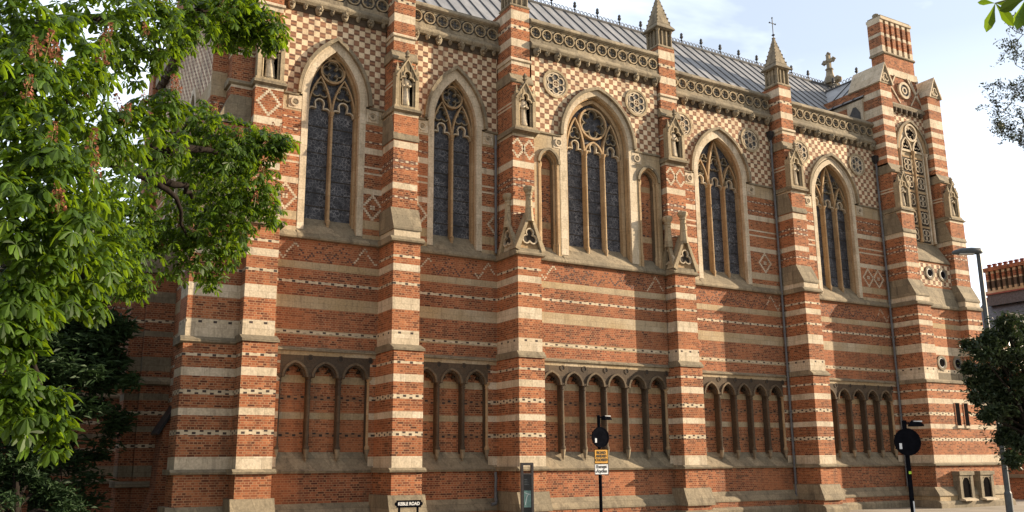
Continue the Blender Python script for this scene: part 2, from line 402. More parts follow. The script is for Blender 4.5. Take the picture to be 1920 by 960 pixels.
# ------------------------------------------------------------------ THE SETTING: ground, pavement, road
def make_ground(name, col, ns, vary, slabs=None):
    m, t, b = newmat(name)
    p, x, y, z = wpos(t)
    n1 = noise(t, p, 0.35, 5); n2 = noise(t, p, ns, 4, 0.7)
    c = MIX(t, 1.0, col, grey(t, n1, 1-vary, 1+vary), 'MULTIPLY'); c = MIX(t, 1.0, c, grey(t, n2, 0.8, 1.12), 'MULTIPLY')
    if slabs:
        br = N(t, 'ShaderNodeTexBrick', {'Vector': p, 'Color1': (0.9,)*3+(1,), 'Color2': (1.05,)*3+(1,), 'Mortar': (0.55,)*3+(1,), 'Scale': 1, 'Mortar Size': 0.008, 'Brick Width': slabs[0], 'Row Height': slabs[1]})
        c = MIX(t, 1.0, c, br.outputs[0], 'MULTIPLY')
    t.links.new(c, b.inputs['Base Color']); b.inputs['Roughness'].default_value = 0.9; bump(t, b, n2, 0.3, 0.01)
    return m
GM = {'a': make_ground('asphalt', (0.055, 0.054, 0.052), 30, 0.2), 'p': make_ground('pavement_slabs', (0.27, 0.235, 0.185), 12, 0.25, (0.9, 0.6)),
      'k': make_ground('kerb_granite', (0.28, 0.26, 0.23), 20, 0.2), 'w': make_ground('road_paint', (0.75, 0.74, 0.70), 20, 0.15), 'g': make_ground('earth', (0.12, 0.10, 0.07), 6, 0.3)}
b = MB(); b.poly([(-700,-700,-.25),(900,-700,-.25),(900,900,-.25),(-700,900,-.25)], 'g'); struct(b.build('ground', mats=GM))
b = MB(); b.poly([(-150,-13.5,-.125),(250,-13.5,-.125),(250,-9.0,-.125),(-150,-9.0,-.125)], 'a'); struct(b.build('road', mats=GM))
b = MB(); b.poly([(-150,-8.85,0),(250,-8.85,0),(250,40,0),(-150,40,0)], 'p'); struct(b.build('pavement', mats=GM))
b = MB(); b.poly([(-150,-60,0),(250,-60,0),(250,-13.65,0),(-150,-13.65,0)], 'p'); struct(b.build('near_pavement', mats=GM))
b = MB(); b.box(-150,250,-9.0,-8.85,-.2,.004,'k'); b.box(-150,250,-13.65,-13.5,-.2,.004,'k'); struct(b.build('kerb', mats=GM))
b = MB(); b.box(-150,250,-9.42,-9.36,-.13,-.121,'w'); b.box(-150,250,-9.28,-9.22,-.13,-.121,'w'); struct(b.build('road_marking', mats=GM))

# ------------------------------------------------------------------ THE CHAPEL
chapel = thing('chapel', 'tall polychrome red brick and cream stone gothic chapel filling the view', 'chapel', (22.0, 5.0, 0.0))

# bays: wall y, left x, right x, window centre, glass half, jamb half, hood half, lights, arcade edges
BAYS = [
 dict(y=0.0, x0=8.14, x1=12.15, c=10.24, g=0.90, j=1.20, h=1.40, lights=2, arc=[8.71, 9.73, 10.80, 11.87]),
 dict(y=0.0, x0=13.17, x1=17.0, c=15.14, g=0.88, j=1.16, h=1.37, lights=2, arc=[13.52, 14.53, 15.55, 16.56]),
 dict(y=-1.0, x0=18.02, x1=24.46, c=21.22, g=1.36, j=1.86, h=1.92, lights=3, arc=[18.25, 19.25, 20.25, 21.27, 22.29, 23.3, 24.3]),
 dict(y=0.0, x0=25.65, x1=32.30, c=28.88, g=1.34, j=1.60, h=1.84, lights=4, arc=[27.12-.98, 27.12, 28.09, 29.05, 30.0, 30.98, 31.95]),
 dict(y=0.0, x0=33.35, x1=40.05, c=36.50, g=1.32, j=1.56, h=1.84, lights=4, arc=[33.50, 34.50, 35.51, 36.52, 37.55, 38.55, 39.55]),
]
ZS = 15.1
LANC = ((18.30, 19.22), (23.26, 24.30))
def arcade(B):
    y = B['y']; xs = B['arc']; x0, x1 = B['x0'], B['x1']
    yb = y+0.34
    mb = MB()
    # brick panel behind, and the plain wall on both sides
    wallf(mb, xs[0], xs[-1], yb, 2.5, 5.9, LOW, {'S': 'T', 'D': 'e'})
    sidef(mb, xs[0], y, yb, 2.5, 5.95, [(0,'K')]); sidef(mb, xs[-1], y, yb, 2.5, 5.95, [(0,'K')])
    wallf(mb, x0, xs[0], y, 2.04, 5.95, LOW); wallf(mb, xs[-1], x1, y, 2.04, 5.95, LOW)
    # sloping sill and string
    mb.yz([(y-.10, 1.93), (y-.14, 2.0), (y-.05, 2.08), (yb, 2.62), (yb, 1.93)], x0, x1, 'W')
    # plinth
    wallf(mb, x0, x1, y, 0.9, 1.93, [(0,'b')])
    mb.yz([(y, 0.97), (y-.22, 0.62), (y-.22, 0.55), (y, 0.55)], x0, x1, 'W')
    mb.poly([(x0,y-.18,.3),(x1,y-.18,.3),(x1,y-.18,.56),(x0,y-.18,.56)], 'b')
    mb.yz([(y, .33), (y-.22, .33), (y-.30, .22), (y-.30, -.2), (y, -.2)], x0, x1, 'W')
    # mid wall
    wallf(mb, x0, x1, y, 6.02, 9.80, MIDW, {'B': 'b'})  # recessed wall takes the darker brick with shade in its colour
    mb.yz([(y+.02, 5.93), (y-.10, 5.95), (y-.10, 6.0), (y+.02, 6.09)], x0, x1, 'W')
    zigzag(mb, x0+.05, x1-.05, 9.09, y)
    mb.build('bay_wall', chapel)
    arcp = MB()
    for i in range(len(xs)-1):
        a = (xs[i+1]-xs[i])/2; c = (xs[i+1]+xs[i])/2
        zs = 5.08; rise = 0.60
        cc = (rise*rise-a*a)/(2*a)
        if cc < 0: cc = 0.02
        pa = parch(c, a-.075, cc, zs, 8)
        for q in range(len(pa)-1):                          # spandrel up to the string
            (xa, za), (xb, zb) = pa[q], pa[q+1]
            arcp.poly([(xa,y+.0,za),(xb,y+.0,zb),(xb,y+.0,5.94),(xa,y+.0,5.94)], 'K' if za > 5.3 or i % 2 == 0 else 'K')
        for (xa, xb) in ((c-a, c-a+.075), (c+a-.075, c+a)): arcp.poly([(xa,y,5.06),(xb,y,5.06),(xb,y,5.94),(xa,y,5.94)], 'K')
        arcp.ribbon(pa, 0.075, y-.055, y+.10, 'k2', off=-.02)
        arcp.ribbon(parch(c, a-.15, cc, zs, 8), 0.08, y+.05, y+.22, 'K')
        aa = a-.21
        cus = arc(c-aa*.62, zs+.10, aa*.40, 185, 60, 5)+arc(c-aa*.36, zs+.28, aa*.36, 160, 50, 5)+arc(c, zs+.42, aa*.34, 150, 30, 5)+arc(c+aa*.36, zs+.28, aa*.36, 130, 20, 5)+arc(c+aa*.62, zs+.10, aa*.40, 120, -5, 5)
        arcp.ribbon(cus, 0.07, y+.16, y+.33, 'K', off=.03)
        arcp.ribbon(arc(c+a, 5.72, .095, 0, 360, 12)[:-1], .04, y-.02, y+.02, 'K', True)
        arcp.xz(arc(c+a, 5.72, .08, 0, 360, 10)[:-1], y-.004, y+.02, 'k')
    arcp.poly([(x0,y-.012,5.80),(x1,y-.012,5.80),(x1,y-.012,5.95),(x0,y-.012,5.95)], 'T')
    apo = arcp.build('blind_arcade', chapel)
    for i, x in enumerate(xs):
        end = i in (0, len(xs)-1)
        cb = MB()
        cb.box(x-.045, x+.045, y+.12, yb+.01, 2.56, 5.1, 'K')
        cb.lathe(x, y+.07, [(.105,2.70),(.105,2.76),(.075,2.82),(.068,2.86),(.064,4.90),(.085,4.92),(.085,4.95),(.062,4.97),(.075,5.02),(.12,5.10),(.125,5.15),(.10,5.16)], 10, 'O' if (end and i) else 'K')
        cb.lathe(x, y+.07, [(.005,2.30),(.06,2.42),(.085,2.60),(.10,2.70)], 8, 'W')
        cb.build('column', apo, smooth=False)

def light_head(mb, l, hw, z, y0, y1, k='S', w=.042):
    p = arc(l-hw*.62, z+.02, hw*.42, 190, 50, 6)+arc(l, z+.36, hw*.43, 205, -25, 10)+arc(l+hw*.62, z+.02, hw*.42, 130, -10, 6)
    mb.ribbon(p, w, y0, y1, k)

def window(B):
    y, c, g, j, h = B['y'], B['c'], B['g'], B['j'], B['h']
    rise = 2.42
    cc = (rise*rise-h*h)/(2*h)
    def jp(a, zb): return [(c-a, zb)]+parch(c, a, cc, ZS, 14)+[(c+a, zb)]
    x0, x1 = B['x0'], B['x1']
    # wall round the window
    mb = MB()
    for (a, b_) in ((x0, c-j), (c+j, x1)):
        ln = [q for q in LANC if B['lights'] == 3 and a-.1 < (q[0]+q[1])/2 < b_+.1]
        if not ln: wallf(mb, a, b_, y, 9.95, 15.02, UPW); continue
        lx, rx = ln[0]
        wallf(mb, a, lx, y, 9.95, 15.02, [(0, 'T')]); wallf(mb, rx, b_, y, 9.95, 15.02, [(0, 'T')])
        pl_ = parch((lx+rx)/2, (rx-lx)/2, .12, 13.8, 8)
        for q in range(len(pl_)-1):
            (xa, za), (xb, zb_) = pl_[q], pl_[q+1]
            mb.poly([(xa,y,za),(xb,y,zb_),(xb,y,15.02),(xa,y,15.02)], 'T')
    top = 18.3
    mb.poly([(x0,y,15.02),(c-h,y,15.02),(c-h,y,top),(x0,y,top)], 'C'); mb.poly([(c+h,y,15.02),(x1,y,15.02),(x1,y,top),(c+h,y,top)], 'C')
    pa = parch(c, h, cc, ZS, 14)
    for q in range(len(pa)-1):
        (xa, za), (xb, zb) = pa[q], pa[q+1]
        mb.poly([(xa,y,za-.02),(xb,y,zb-.02),(xb,y,top),(xa,y,top)], 'C')
    mb.yz([(y+.02, 14.98), (y-.07, 15.0), (y-.07, 15.06), (y+.02, 15.12)], x0, c-h+.06, 'W')
    mb.yz([(y+.02, 14.98), (y-.07, 15.0), (y-.07, 15.06), (y+.02, 15.12)], c+h-.06, x1, 'W')
    for sx in (-1, 1):                                        # rosette blocks at the springing
        rx = c+sx*(h+.06)
        mb.box(rx-.24, rx+.24, y-.02, y+.05, 14.50, 14.985, 'S')
        mb.ribbon(arc(rx, 14.74, .14, 0, 360, 14)[:-1], .05, y-.06, y-.01, 'S', True)
        mb.xz(arc(rx, 14.74, .06, 0, 360, 8)[:-1], y-.05, y-.01, 'W')
    wl = (x0, c-j); wr = (c+j, x1)
    for (a, b_) in (wl, wr):
        wdt = b_-a if B['lights'] != 3 else 0
        if wdt > 1.9:
            for xc in (b_-.55, b_-1.35) if a == x0 else (a+.55, a+1.32): diamond(mb, xc, 11.26, 6, y, 'S')
        elif wdt > .4: diamond(mb, (a+b_)/2 if wdt > .7 else ((a+.05) if a == x0 else b_-.05), 11.26, 6, y, 'S', xmin=a, xmax=b_)
    mb.build('bay_wall', chapel)
    win = MB()
    zb = 10.15
    win.ribbon(pa, .13, y-.15, y+.03, 'W', off=-.065)
    win.ribbon(jp(j-.10, zb), .24 if j-g < .35 else .34, y-.01, y+.16, 'S', off=-.02)
    if h-j > .1: win.ribbon(parch(c, h-.12, cc, ZS, 14), .24, y-.006, y+.1, 'S')
    win.ribbon(jp((j+g)/2-.02, zb), .13, y+.14, y+.36, 'O'); win.ribbon(jp((j+g)/2+.05, zb), .04, y+.10, y+.2, 'k2')
    win.ribbon(jp(g+.06, zb+.2), .15, y+.30, y+.56, 'O')
    wo = win.build('window', chapel)
    s = MB()
    s.yz([(y-.16, 9.80), (y-.18, 9.86), (y-.14, 9.96), (y+.54, 10.74), (y+.54, 9.80)], c-j, c+j, 'W')
    s.build('sill', wo)
    s = MB()
    gp = [(c-g, 10.6)]+parch(c, g, cc, ZS, 14)+[(c+g, 10.6)]
    s.poly([(x, y+.50, z) for x, z in gp], 'G')
    for zz in (11.15, 11.65, 12.15, 12.65, 13.15, 13.65, 14.15): 
        s.box(c-g, c+g, y+.485, y+.499, zz, zz+(.02 if int(zz*2) % 2 else .03), 'k')
    s.build('glass', wo)
    tr = MB(); y0, y1 = y+.30, y+.495
    if B['lights'] == 2:
        for sx in (-1, 1):
            l = c+sx*g/2; hw = g/2-.05
            light_head(tr, l, hw, 14.66, y0+.04, y1, w=.045)
            a = g/2; cc2 = (1.42**2-a*a)/(2*a)
            tr.ribbon(parch(l, a-.02, cc2, 14.66, 8), .06, y0, y1, 'O')
            tr.ribbon(foil(l, 15.52, 3, .16, .155, 90), .04, y0+.04, y1, 'W', True)
        tr.ribbon(arc(c, 16.33, .44, 0, 360, 28)[:-1], .075, y0, y1, 'O', True)
        tr.ribbon(foil(c, 16.33, 4, .20, .185, 90), .04, y0+.03, y1, 'W', True)
        mull = [c]
    else:
        lw = 2*g/3; hw = lw/2-.05
        for q in (-1, 0, 1):
            l = c+q*lw
            light_head(tr, l, hw, 14.62, y0+.04, y1)
        if B['lights'] == 3:
            a = lw/2
            tr.ribbon(parch(c, a-.02, .12, 14.66, 8), .075, y0, y1, 'O')
            for sx in (-1, 1):
                l = c+sx*lw; cc2 = (1.5**2-a*a)/(2*a)
                tr.ribbon(parch(l, a-.02, cc2, 14.66, 8), .07, y0, y1, 'O')
                tr.ribbon(foil(l, 15.45, 3, .14, .13, 90), .035, y0+.04, y1, 'W', True)
            tr.ribbon(arc(c, 16.02, .66, 0, 360, 32)[:-1], .08, y0, y1, 'O', True)
            tr.ribbon(foil(c, 16.02, 6, .40, .205, 90), .04, y0+.03, y1, 'W', True)
        else:
            a = lw/2; cc2 = (2.25**2-a*a)/(2*a)
            tr.ribbon(parch(c, a, cc2, 14.66, 10), .085, y0, y1, 'O')
            tr.ribbon(foil(c, 15.75, 3, .17, .165, 90), .035, y0+.04, y1, 'W', True)
            tr.ribbon(foil(c, 16.3, 3, .09, .09, 90), .028, y0+.04, y1, 'W', True)
            for sx in (-1, 1):
                l = c+sx*lw; cc3 = (1.25**2-a*a)/(2*a)
                tr.ribbon(parch(l, a-.02, cc3, 14.66, 8), .06, y0, y1, 'O')
                tr.ribbon(foil(l, 15.38, 3, .13, .12, 90), .03, y0+.04, y1, 'W', True)
                tr.ribbon(foil(c+sx*.62, 16.0, 3, .11, .1, 90), .03, y0+.04, y1, 'W', True)
        mull = [c-lw/2, c+lw/2]
    tr.build('tracery', wo)
    for mx in mull:
        q = MB(); q.box(mx-.05, mx+.05, y+.30, y+.50, 10.55, 14.75, 'O')
        q.lathe(mx, y+.27, [(.004,10.28),(.05,10.36),(.075,10.55),(.085,10.62),(.05,10.70),(.048,14.5),(.07,14.53),(.05,14.56),(.09,14.68),(.095,14.73),(.05,14.74)], 10, 'O')
        q.build('mullion', wo)
    for sx in (-1, 1):
        mx = c+sx*((j+g)/2-.02); q = MB()
        q.lathe(mx, y+.10, [(.07,10.2),(.08,10.62),(.05,10.72),(.046,14.45),(.068,14.5),(.05,14.53),(.085,14.65),(.085,14.7),(.04,14.71)], 10, 'O')
        q.build('jamb_shaft', wo)

def roundel(xc, zc, y):
    m = MB(); R0 = .56
    m.ribbon(arc(xc, zc, R0, 0, 360, 36)[:-1], .10, y-.06, y+.05, 'Z', True)
    m.ribbon(arc(xc, zc, R0-.09, 0, 360, 32)[:-1], .06, y-.03, y+.05, 'S', True)
    m.xz(arc(xc, zc, R0, 0, 360, 32)[:-1], y-.008, y+.02, 'P')
    for i in range(6):
        t = rad(90+60*i); m.ribbon(arc(xc+.275*math.cos(t), zc+.275*math.sin(t), .155, 0, 360, 16)[:-1], .042, y-.045, y, 'S', True)
        t2 = rad(120+60*i); q = [(xc+.42*math.cos(t2), zc+.42*math.sin(t2)), (xc+.36*math.cos(t2+.16), zc+.36*math.sin(t2+.16)), (xc+.36*math.cos(t2-.16), zc+.36*math.sin(t2-.16))]
        m.xz(q, y-.014, y, 'H')
    m.xz(arc(xc, zc, .13, 0, 360, 16)[:-1], y-.012, y, 'b')
    m.ribbon(arc(xc, zc, .145, 0, 360, 20)[:-1], .035, y-.05, y, 'S', True)
    m.box(xc-.012, xc+.012, y-.045, y-.013, zc-.14, zc+.14, 'S'); m.box(xc-.14, xc+.14, y-.043, y-.0135, zc-.012, zc+.012, 'S')
    m.build('roundel', chapel)

corbel_meshes = []
for v in range(2):
    m = MB(); sc = (1.0, 0.62)[v]
    rr = random.Random(3+v)
    m.lathe(0, 0, [(.02*sc,-.20*sc),(.085*sc,-.15*sc),(.13*sc,-.04*sc),(.14*sc,.05*sc),(.115*sc,.12*sc),(.09*sc,.16*sc)], 9, 'F')
    for q in range(9 if v == 0 else 5):
        a = rr.uniform(0, 6.28); r = rr.uniform(.07, .13)*sc
        px, py, pz = r*math.cos(a), -abs(r*math.sin(a))-.05*sc, rr.uniform(-.14, .12)*sc
        m.lathe(px, py, [(.01,pz-.05*sc),(.05*sc,pz-.02*sc),(.055*sc,pz+.02*sc),(.01,pz+.055*sc)], 6, 'F' if rr.random() > .3 else 'W')
    o = m.build('corbel_proto'); me = o.data; bpy.data.objects.remove(o); me.name = 'corbel'; corbel_meshes.append(me)

def parapet(y, x0, x1):
    m = MB(); 
    m.yz([(y+.3,18.50),(y-.16,18.52),(y-.22,18.62),(y-.22,18.68),(y-.10,18.84),(y+.3,18.84)], x0, x1, 'F')
    m.yz([(y+.1,18.22),(y-.02,18.24),(y-.02,18.52),(y+.1,18.52)], x0, x1, 'K')
    ct = m.build('corbel_table', chapel)
    n = max(2, round((x1-x0)/.52))
    for i in range(n):
        o = bpy.data.objects.new('corbel', corbel_meshes[i % 2]); COL.objects.link(o); o.parent = ct
        o.location = (x0+(i+.5)*(x1-x0)/n, y-.09, 18.40+(.03 if i % 2 else 0)); o.rotation_euler = (0, 0, random.uniform(-.5, .5))
    m = MB()
    m.box(x0, x1, y+.02, y+.30, 18.84, 19.58, 'P')
    m.box(x0, x1, y-.06, y+.03, 18.84, 18.99, 'F'); m.box(x0, x1, y-.06, y+.03, 19.56, 19.62, 'F')
    n = max(2, int((x1-x0-.1)/.502)); st = (x1-x0)/n
    for i in range(n):
        xc = x0+(i+.5)*st
        m.ribbon(arc(xc, 19.275, .225, 0, 360, 20)[:-1], .045, y-.07, y+.03, 'Z', True)
        m.ribbon(foil(xc, 19.275, 4, .105, .095, 90, 6), .028, y-.03, y+.03, 'F', True)
        for sx in (-1, 1):
            for sz in (-1, 1): m.xz([(xc+sx*st/2, 19.275+sz*.28), (xc+sx*(st/2-.13), 19.275+sz*.28), (xc+sx*st/2, 19.275+sz*.12)], y-.03, y+.02, 'F')
    m.build('frieze', chapel)
    m = MB(); m.yz([(y-.10,19.60),(y-.17,19.66),(y-.17,19.72),(y-.06,19.87),(y+.22,19.90),(y+.34,19.84),(y+.34,19.60)], x0, x1, 'F')
    m.build('coping', chapel)

for B in BAYS: arcade(B); window(B)
B3 = BAYS[2]
# blind lancets each side of the middle window
for (lx, rx) in LANC:
    c = (lx+rx)/2; a = (rx-lx)/2; m = MB(); y = -1.0; yb = y+.30
    def lp(d, zb=10.0): return [(c-a+d, zb)]+parch(c, a-d, .12, 13.8, 8)+[(c+a-d, zb)]
    m.ribbon(parch(c, a+.02, .12, 13.8, 8), .10, y-.10, y+.05, 'W')
    m.ribbon(lp(.0), .09, y-.03, y+.12, 'O', off=-.03); m.ribbon(lp(.10), .09, y+.08, y+.22, 'O'); m.ribbon(lp(.17), .07, y+.18, yb+.02, 'k2')
    pp = lp(0, 10.2)
    m.poly([(x, yb, z) for x, z in pp], 'B')
    marks(m, [(c-.1, 11.5), (c+.1, 11.5), (c-.1, 12.3), (c+.12, 12.3), (c-.1, 12.9), (c+.12, 12.9), (c-.1, 12.6), (c+.12, 12.6)], yb-.004, 'k3')
    for zz in (11.2, 13.4): m.poly([(c-a+.2,yb-.003,zz),(c+a-.2,yb-.003,zz),(c+a-.2,yb-.003,zz+.25),(c-a+.2,yb-.003,zz+.25)], 'O')
    for sx in (-1, 1):
        m.lathe(c+sx*(a-.06), y+.02, [(.07,10.0),(.075,10.5),(.05,10.6),(.042,13.6),(.065,13.65),(.05,13.68),(.08,13.8),(.05,13.81)], 8, 'O')
        m.lathe(c+sx*(a-.15), y+.12, [(.06,10.0),(.065,10.5),(.04,10.6),(.036,13.6),(.06,13.68),(.07,13.8),(.04,13.81)], 8, 'O')
    m.yz([(y-.16, 9.80), (y-.18, 9.86), (y-.14, 9.96), (yb, 10.45), (yb, 9.8)], c-a-.02, c+a+.02, 'W')
    m.build('blind_lancet', chapel)
# strings at sill level beside the windows
for B in BAYS:
    for (a, b_) in ((B['x0'], B['c']-B['j']-.002), (B['c']+B['j']+.002, B['x1'])):
        m = MB(); y = B['y']; m.yz([(y+.02, 9.795), (y-.155, 9.80), (y-.175, 9.86), (y-.135, 9.96), (y+.02, 10.1)], a, b_, 'W'); m.build('string_course', chapel)
for (xc, y) in ((19.16, -1), (23.29, -1), (26.70, 0), (30.93, 0), (34.35, 0), (38.52, 0)): roundel(xc, 17.25, y)
parapet(0.0, 8.20, 12.25); parapet(0.0, 13.10, 17.05); parapet(-1.0, 17.95, 24.55); parapet(0.0, 25.5, 32.35); parapet(0.0, 33.2, 40.0)

# niches: a canopied frame on the buttress face
def niche(parent, xc, yf, w=0.92, z=14.85):
    m = MB(); yb = yf+.32; h = w/2
    m.box(xc-h-.10, xc+h+.10, yf-.10, yb, z-.10, z, 'W'); m.box(xc-h-.05, xc+h+.05, yf-.05, yb, z, z+.10, 'Z')
    m.box(xc-h+.1, xc+h-.1, yb-.02, yb+.02, z+.1, z+1.6, 'k')
    for sx in (-1, 1):
        m.box(xc+sx*(h-.07)-.07, xc+sx*(h-.07)+.07, yf, yb, z+.1, z+1.42, 'Z')
        m.lathe(xc+sx*(h-.07), yf+.05, [(.095,z+1.42),(.10,z+1.5),(.06,z+1.56),(.008,z+1.80)], 4, 'Z', ph=rad(45))
        m.lathe(xc+sx*(h-.19), yf+.09, [(.05,z+.1),(.055,z+.16),(.035,z+.2),(.035,z+.98),(.06,z+1.05),(.06,z+1.08)], 8, 'Z')
    a = h-.19
    inner = arc(xc-a*.55, z+1.14, a*.45, 185, 65, 4)+arc(xc, z+1.36, a*.5, 200, -20, 8)+arc(xc+a*.55, z+1.14, a*.45, 115, -5, 4)
    for q in range(len(inner)-1):
        (xa, za), (xb, zb) = inner[q], inner[q+1]
        if xb <= xa: continue
        ta = z+1.92-abs(xa-xc)/(h)*.72; tb = z+1.92-abs(xb-xc)/(h)*.72
        m.xz([(xa,za),(xb,zb),(xb,max(tb,zb+.02)),(xa,max(ta,za+.02))], yf+.03, yf+.12, 'Z')
    m.ribbon(inner, .05, yf, yf+.14, 'Z')
    m.ribbon([(xc-h+.02, z+1.22), (xc, z+1.95), (xc+h-.02, z+1.22)], .075, yf-.03, yb, 'Z')
    for i in range(1, 5):                                     # crockets
        for sx in (-1, 1):
            t = i/5; px, pz = xc+sx*(h-.02)*(1-t)+sx*.04, z+1.22+.73*t+.05
            m.lathe(px, yf+.03, [(.01,pz-.05),(.05,pz-.01),(.055,pz+.03),(.01,pz+.08)], 5, 'W')
    m.lathe(xc, yf+.05, [(.05,z+1.92),(.05,z+2.02),(.11,z+2.08),(.07,z+2.14),(.11,z+2.22),(.05,z+2.30),(.01,z+2.36)], 6, 'W')
    m.build('niche', parent)

def pinnacle(parent, xc, yc, z, hw=.44, cross=False, top=None):
    m = MB(); top = top or z+2.95
    m.lathe(xc, yc, [(hw*1.41,z),(hw*1.41+.05,z+.05),(hw*1.36,z+.14)], 4, 'W', ph=rad(45))
    m.box(xc-hw+.12, xc+hw-.12, yc-hw+.12, yc+hw-.12, z+.1, z+.95, 'F')
    for sx in (-1, 1):
        for sy in (-1, 1):
            m.lathe(xc+sx*(hw-.08), yc+sy*(hw-.08), [(.085,z+.1),(.06,z+.2),(.055,z+.78),(.09,z+.86),(.09,z+.92)], 8, 'W')
    for q in (-.12, .12):
        m.box(xc+q-.035, xc+q+.035, yc-hw+.06, yc+hw-.06, z+.12, z+.93, 'W'); m.box(xc-hw+.06, xc+hw-.06, yc+q-.035, yc+q+.035, z+.121, z+.931, 'W')
    m.lathe(xc, yc, [(hw*1.41+.02,z+.92),(hw*1.41+.13,z+.97),(hw*1.41+.10,z+1.04),(hw*1.22,z+1.22),(hw*1.24,z+1.26),(hw*1.10,z+1.40),(.07,top-.1),(.10,top-.05),(.06,top),(.01,top+.02)], 4, 'F', ph=rad(45))
    for i in range(6):
        t = i/6.0; rr = hw*1.05*(1-t)+.05
        for a in range(4):
            an = rad(45+90*a); pz = z+1.35+(top-z-1.5)*t
            m.lathe(xc+rr*math.cos(an), yc+rr*math.sin(an), [(.005,pz-.05),(.04,pz),(.035,pz+.04),(.005,pz+.07)], 5, 'F')
    po = m.build('pinnacle', parent)
    if cross:
        q = MB(); q.tube([(xc,yc,top-.1),(xc,yc,top+1.08)], .022, 6, 'I'); q.tube([(xc-.2,yc,top+.78),(xc+.2,yc,top+.78)], .022, 6, 'I')
        q.lathe(xc, yc, [(.01,top+.06),(.09,top+.14),(.01,top+.22)], 8, 'I')
        for p3 in ((xc-.2,top+.78),(xc+.2,top+.78),(xc,top+1.08)): q.lathe(p3[0], yc, [(.005,p3[1]-.05),(.05,p3[1]),(.005,p3[1]+.05)], 6, 'I')
        q.build('iron_cross', po)

def gablet(parent, x0, x1, yf, yb, z0, z1, zf, axis='y'):
    xm = (x0+x1)/2; m = MB()
    pr = [(x0-.03, z0), (xm, z1), (x1+.03, z0)]
    def X(pts, a, b_, k):
        if axis == 'y': m.xz(pts, a, b_, k)
        else: m.yz(pts, a, b_, k)
    X([(x0+.08, z0), (xm, z1-.18), (x1-.08, z0)], yf+.10, yb, 'O')
    m.ribbon(pr, .19, yf-.05, yb+.02, 'Z', axis=axis)
    if axis == 'y': m.box(x0, x1, yf-.02, yb, z0-.10, z0+.06, 'W')
    else: m.box(min(yf-.02, yb), max(yf-.02, yb), x0, x1, z0-.10, z0+.06, 'W')
    tre = [p for p in foil(xm, z0+.52, 3, .17, .16, 90)]
    m.ribbon(tre, .05, yf-.0, yf+.11, 'S', True, axis=axis)
    X(foil(xm, z0+.52, 3, .16, .13, 90), yf+.085, yf+.12, 'k')
    cx, cy = (xm, yf+.05) if axis == 'y' else (yf+.05, xm)
    m.lathe(cx, cy, [(.20,z1-.35),(.15,z1+.1),(.12,zf-.35)], 8, 'Z')
    m.lathe(cx, cy, [(.12,zf-.4),(.16,zf-.34),(.13,zf-.28),(.21,zf-.17),(.23,zf-.06),(.16,zf),(.02,zf+.03)], 8, 'Z')
    for i in range(2): m.lathe(cx, cy-.05, [(.01,z1+.1+.3*i),(.12,z1+.22+.3*i),(.01,z1+.34+.3*i)], 6, 'Z')
    m.build('gablet', parent)

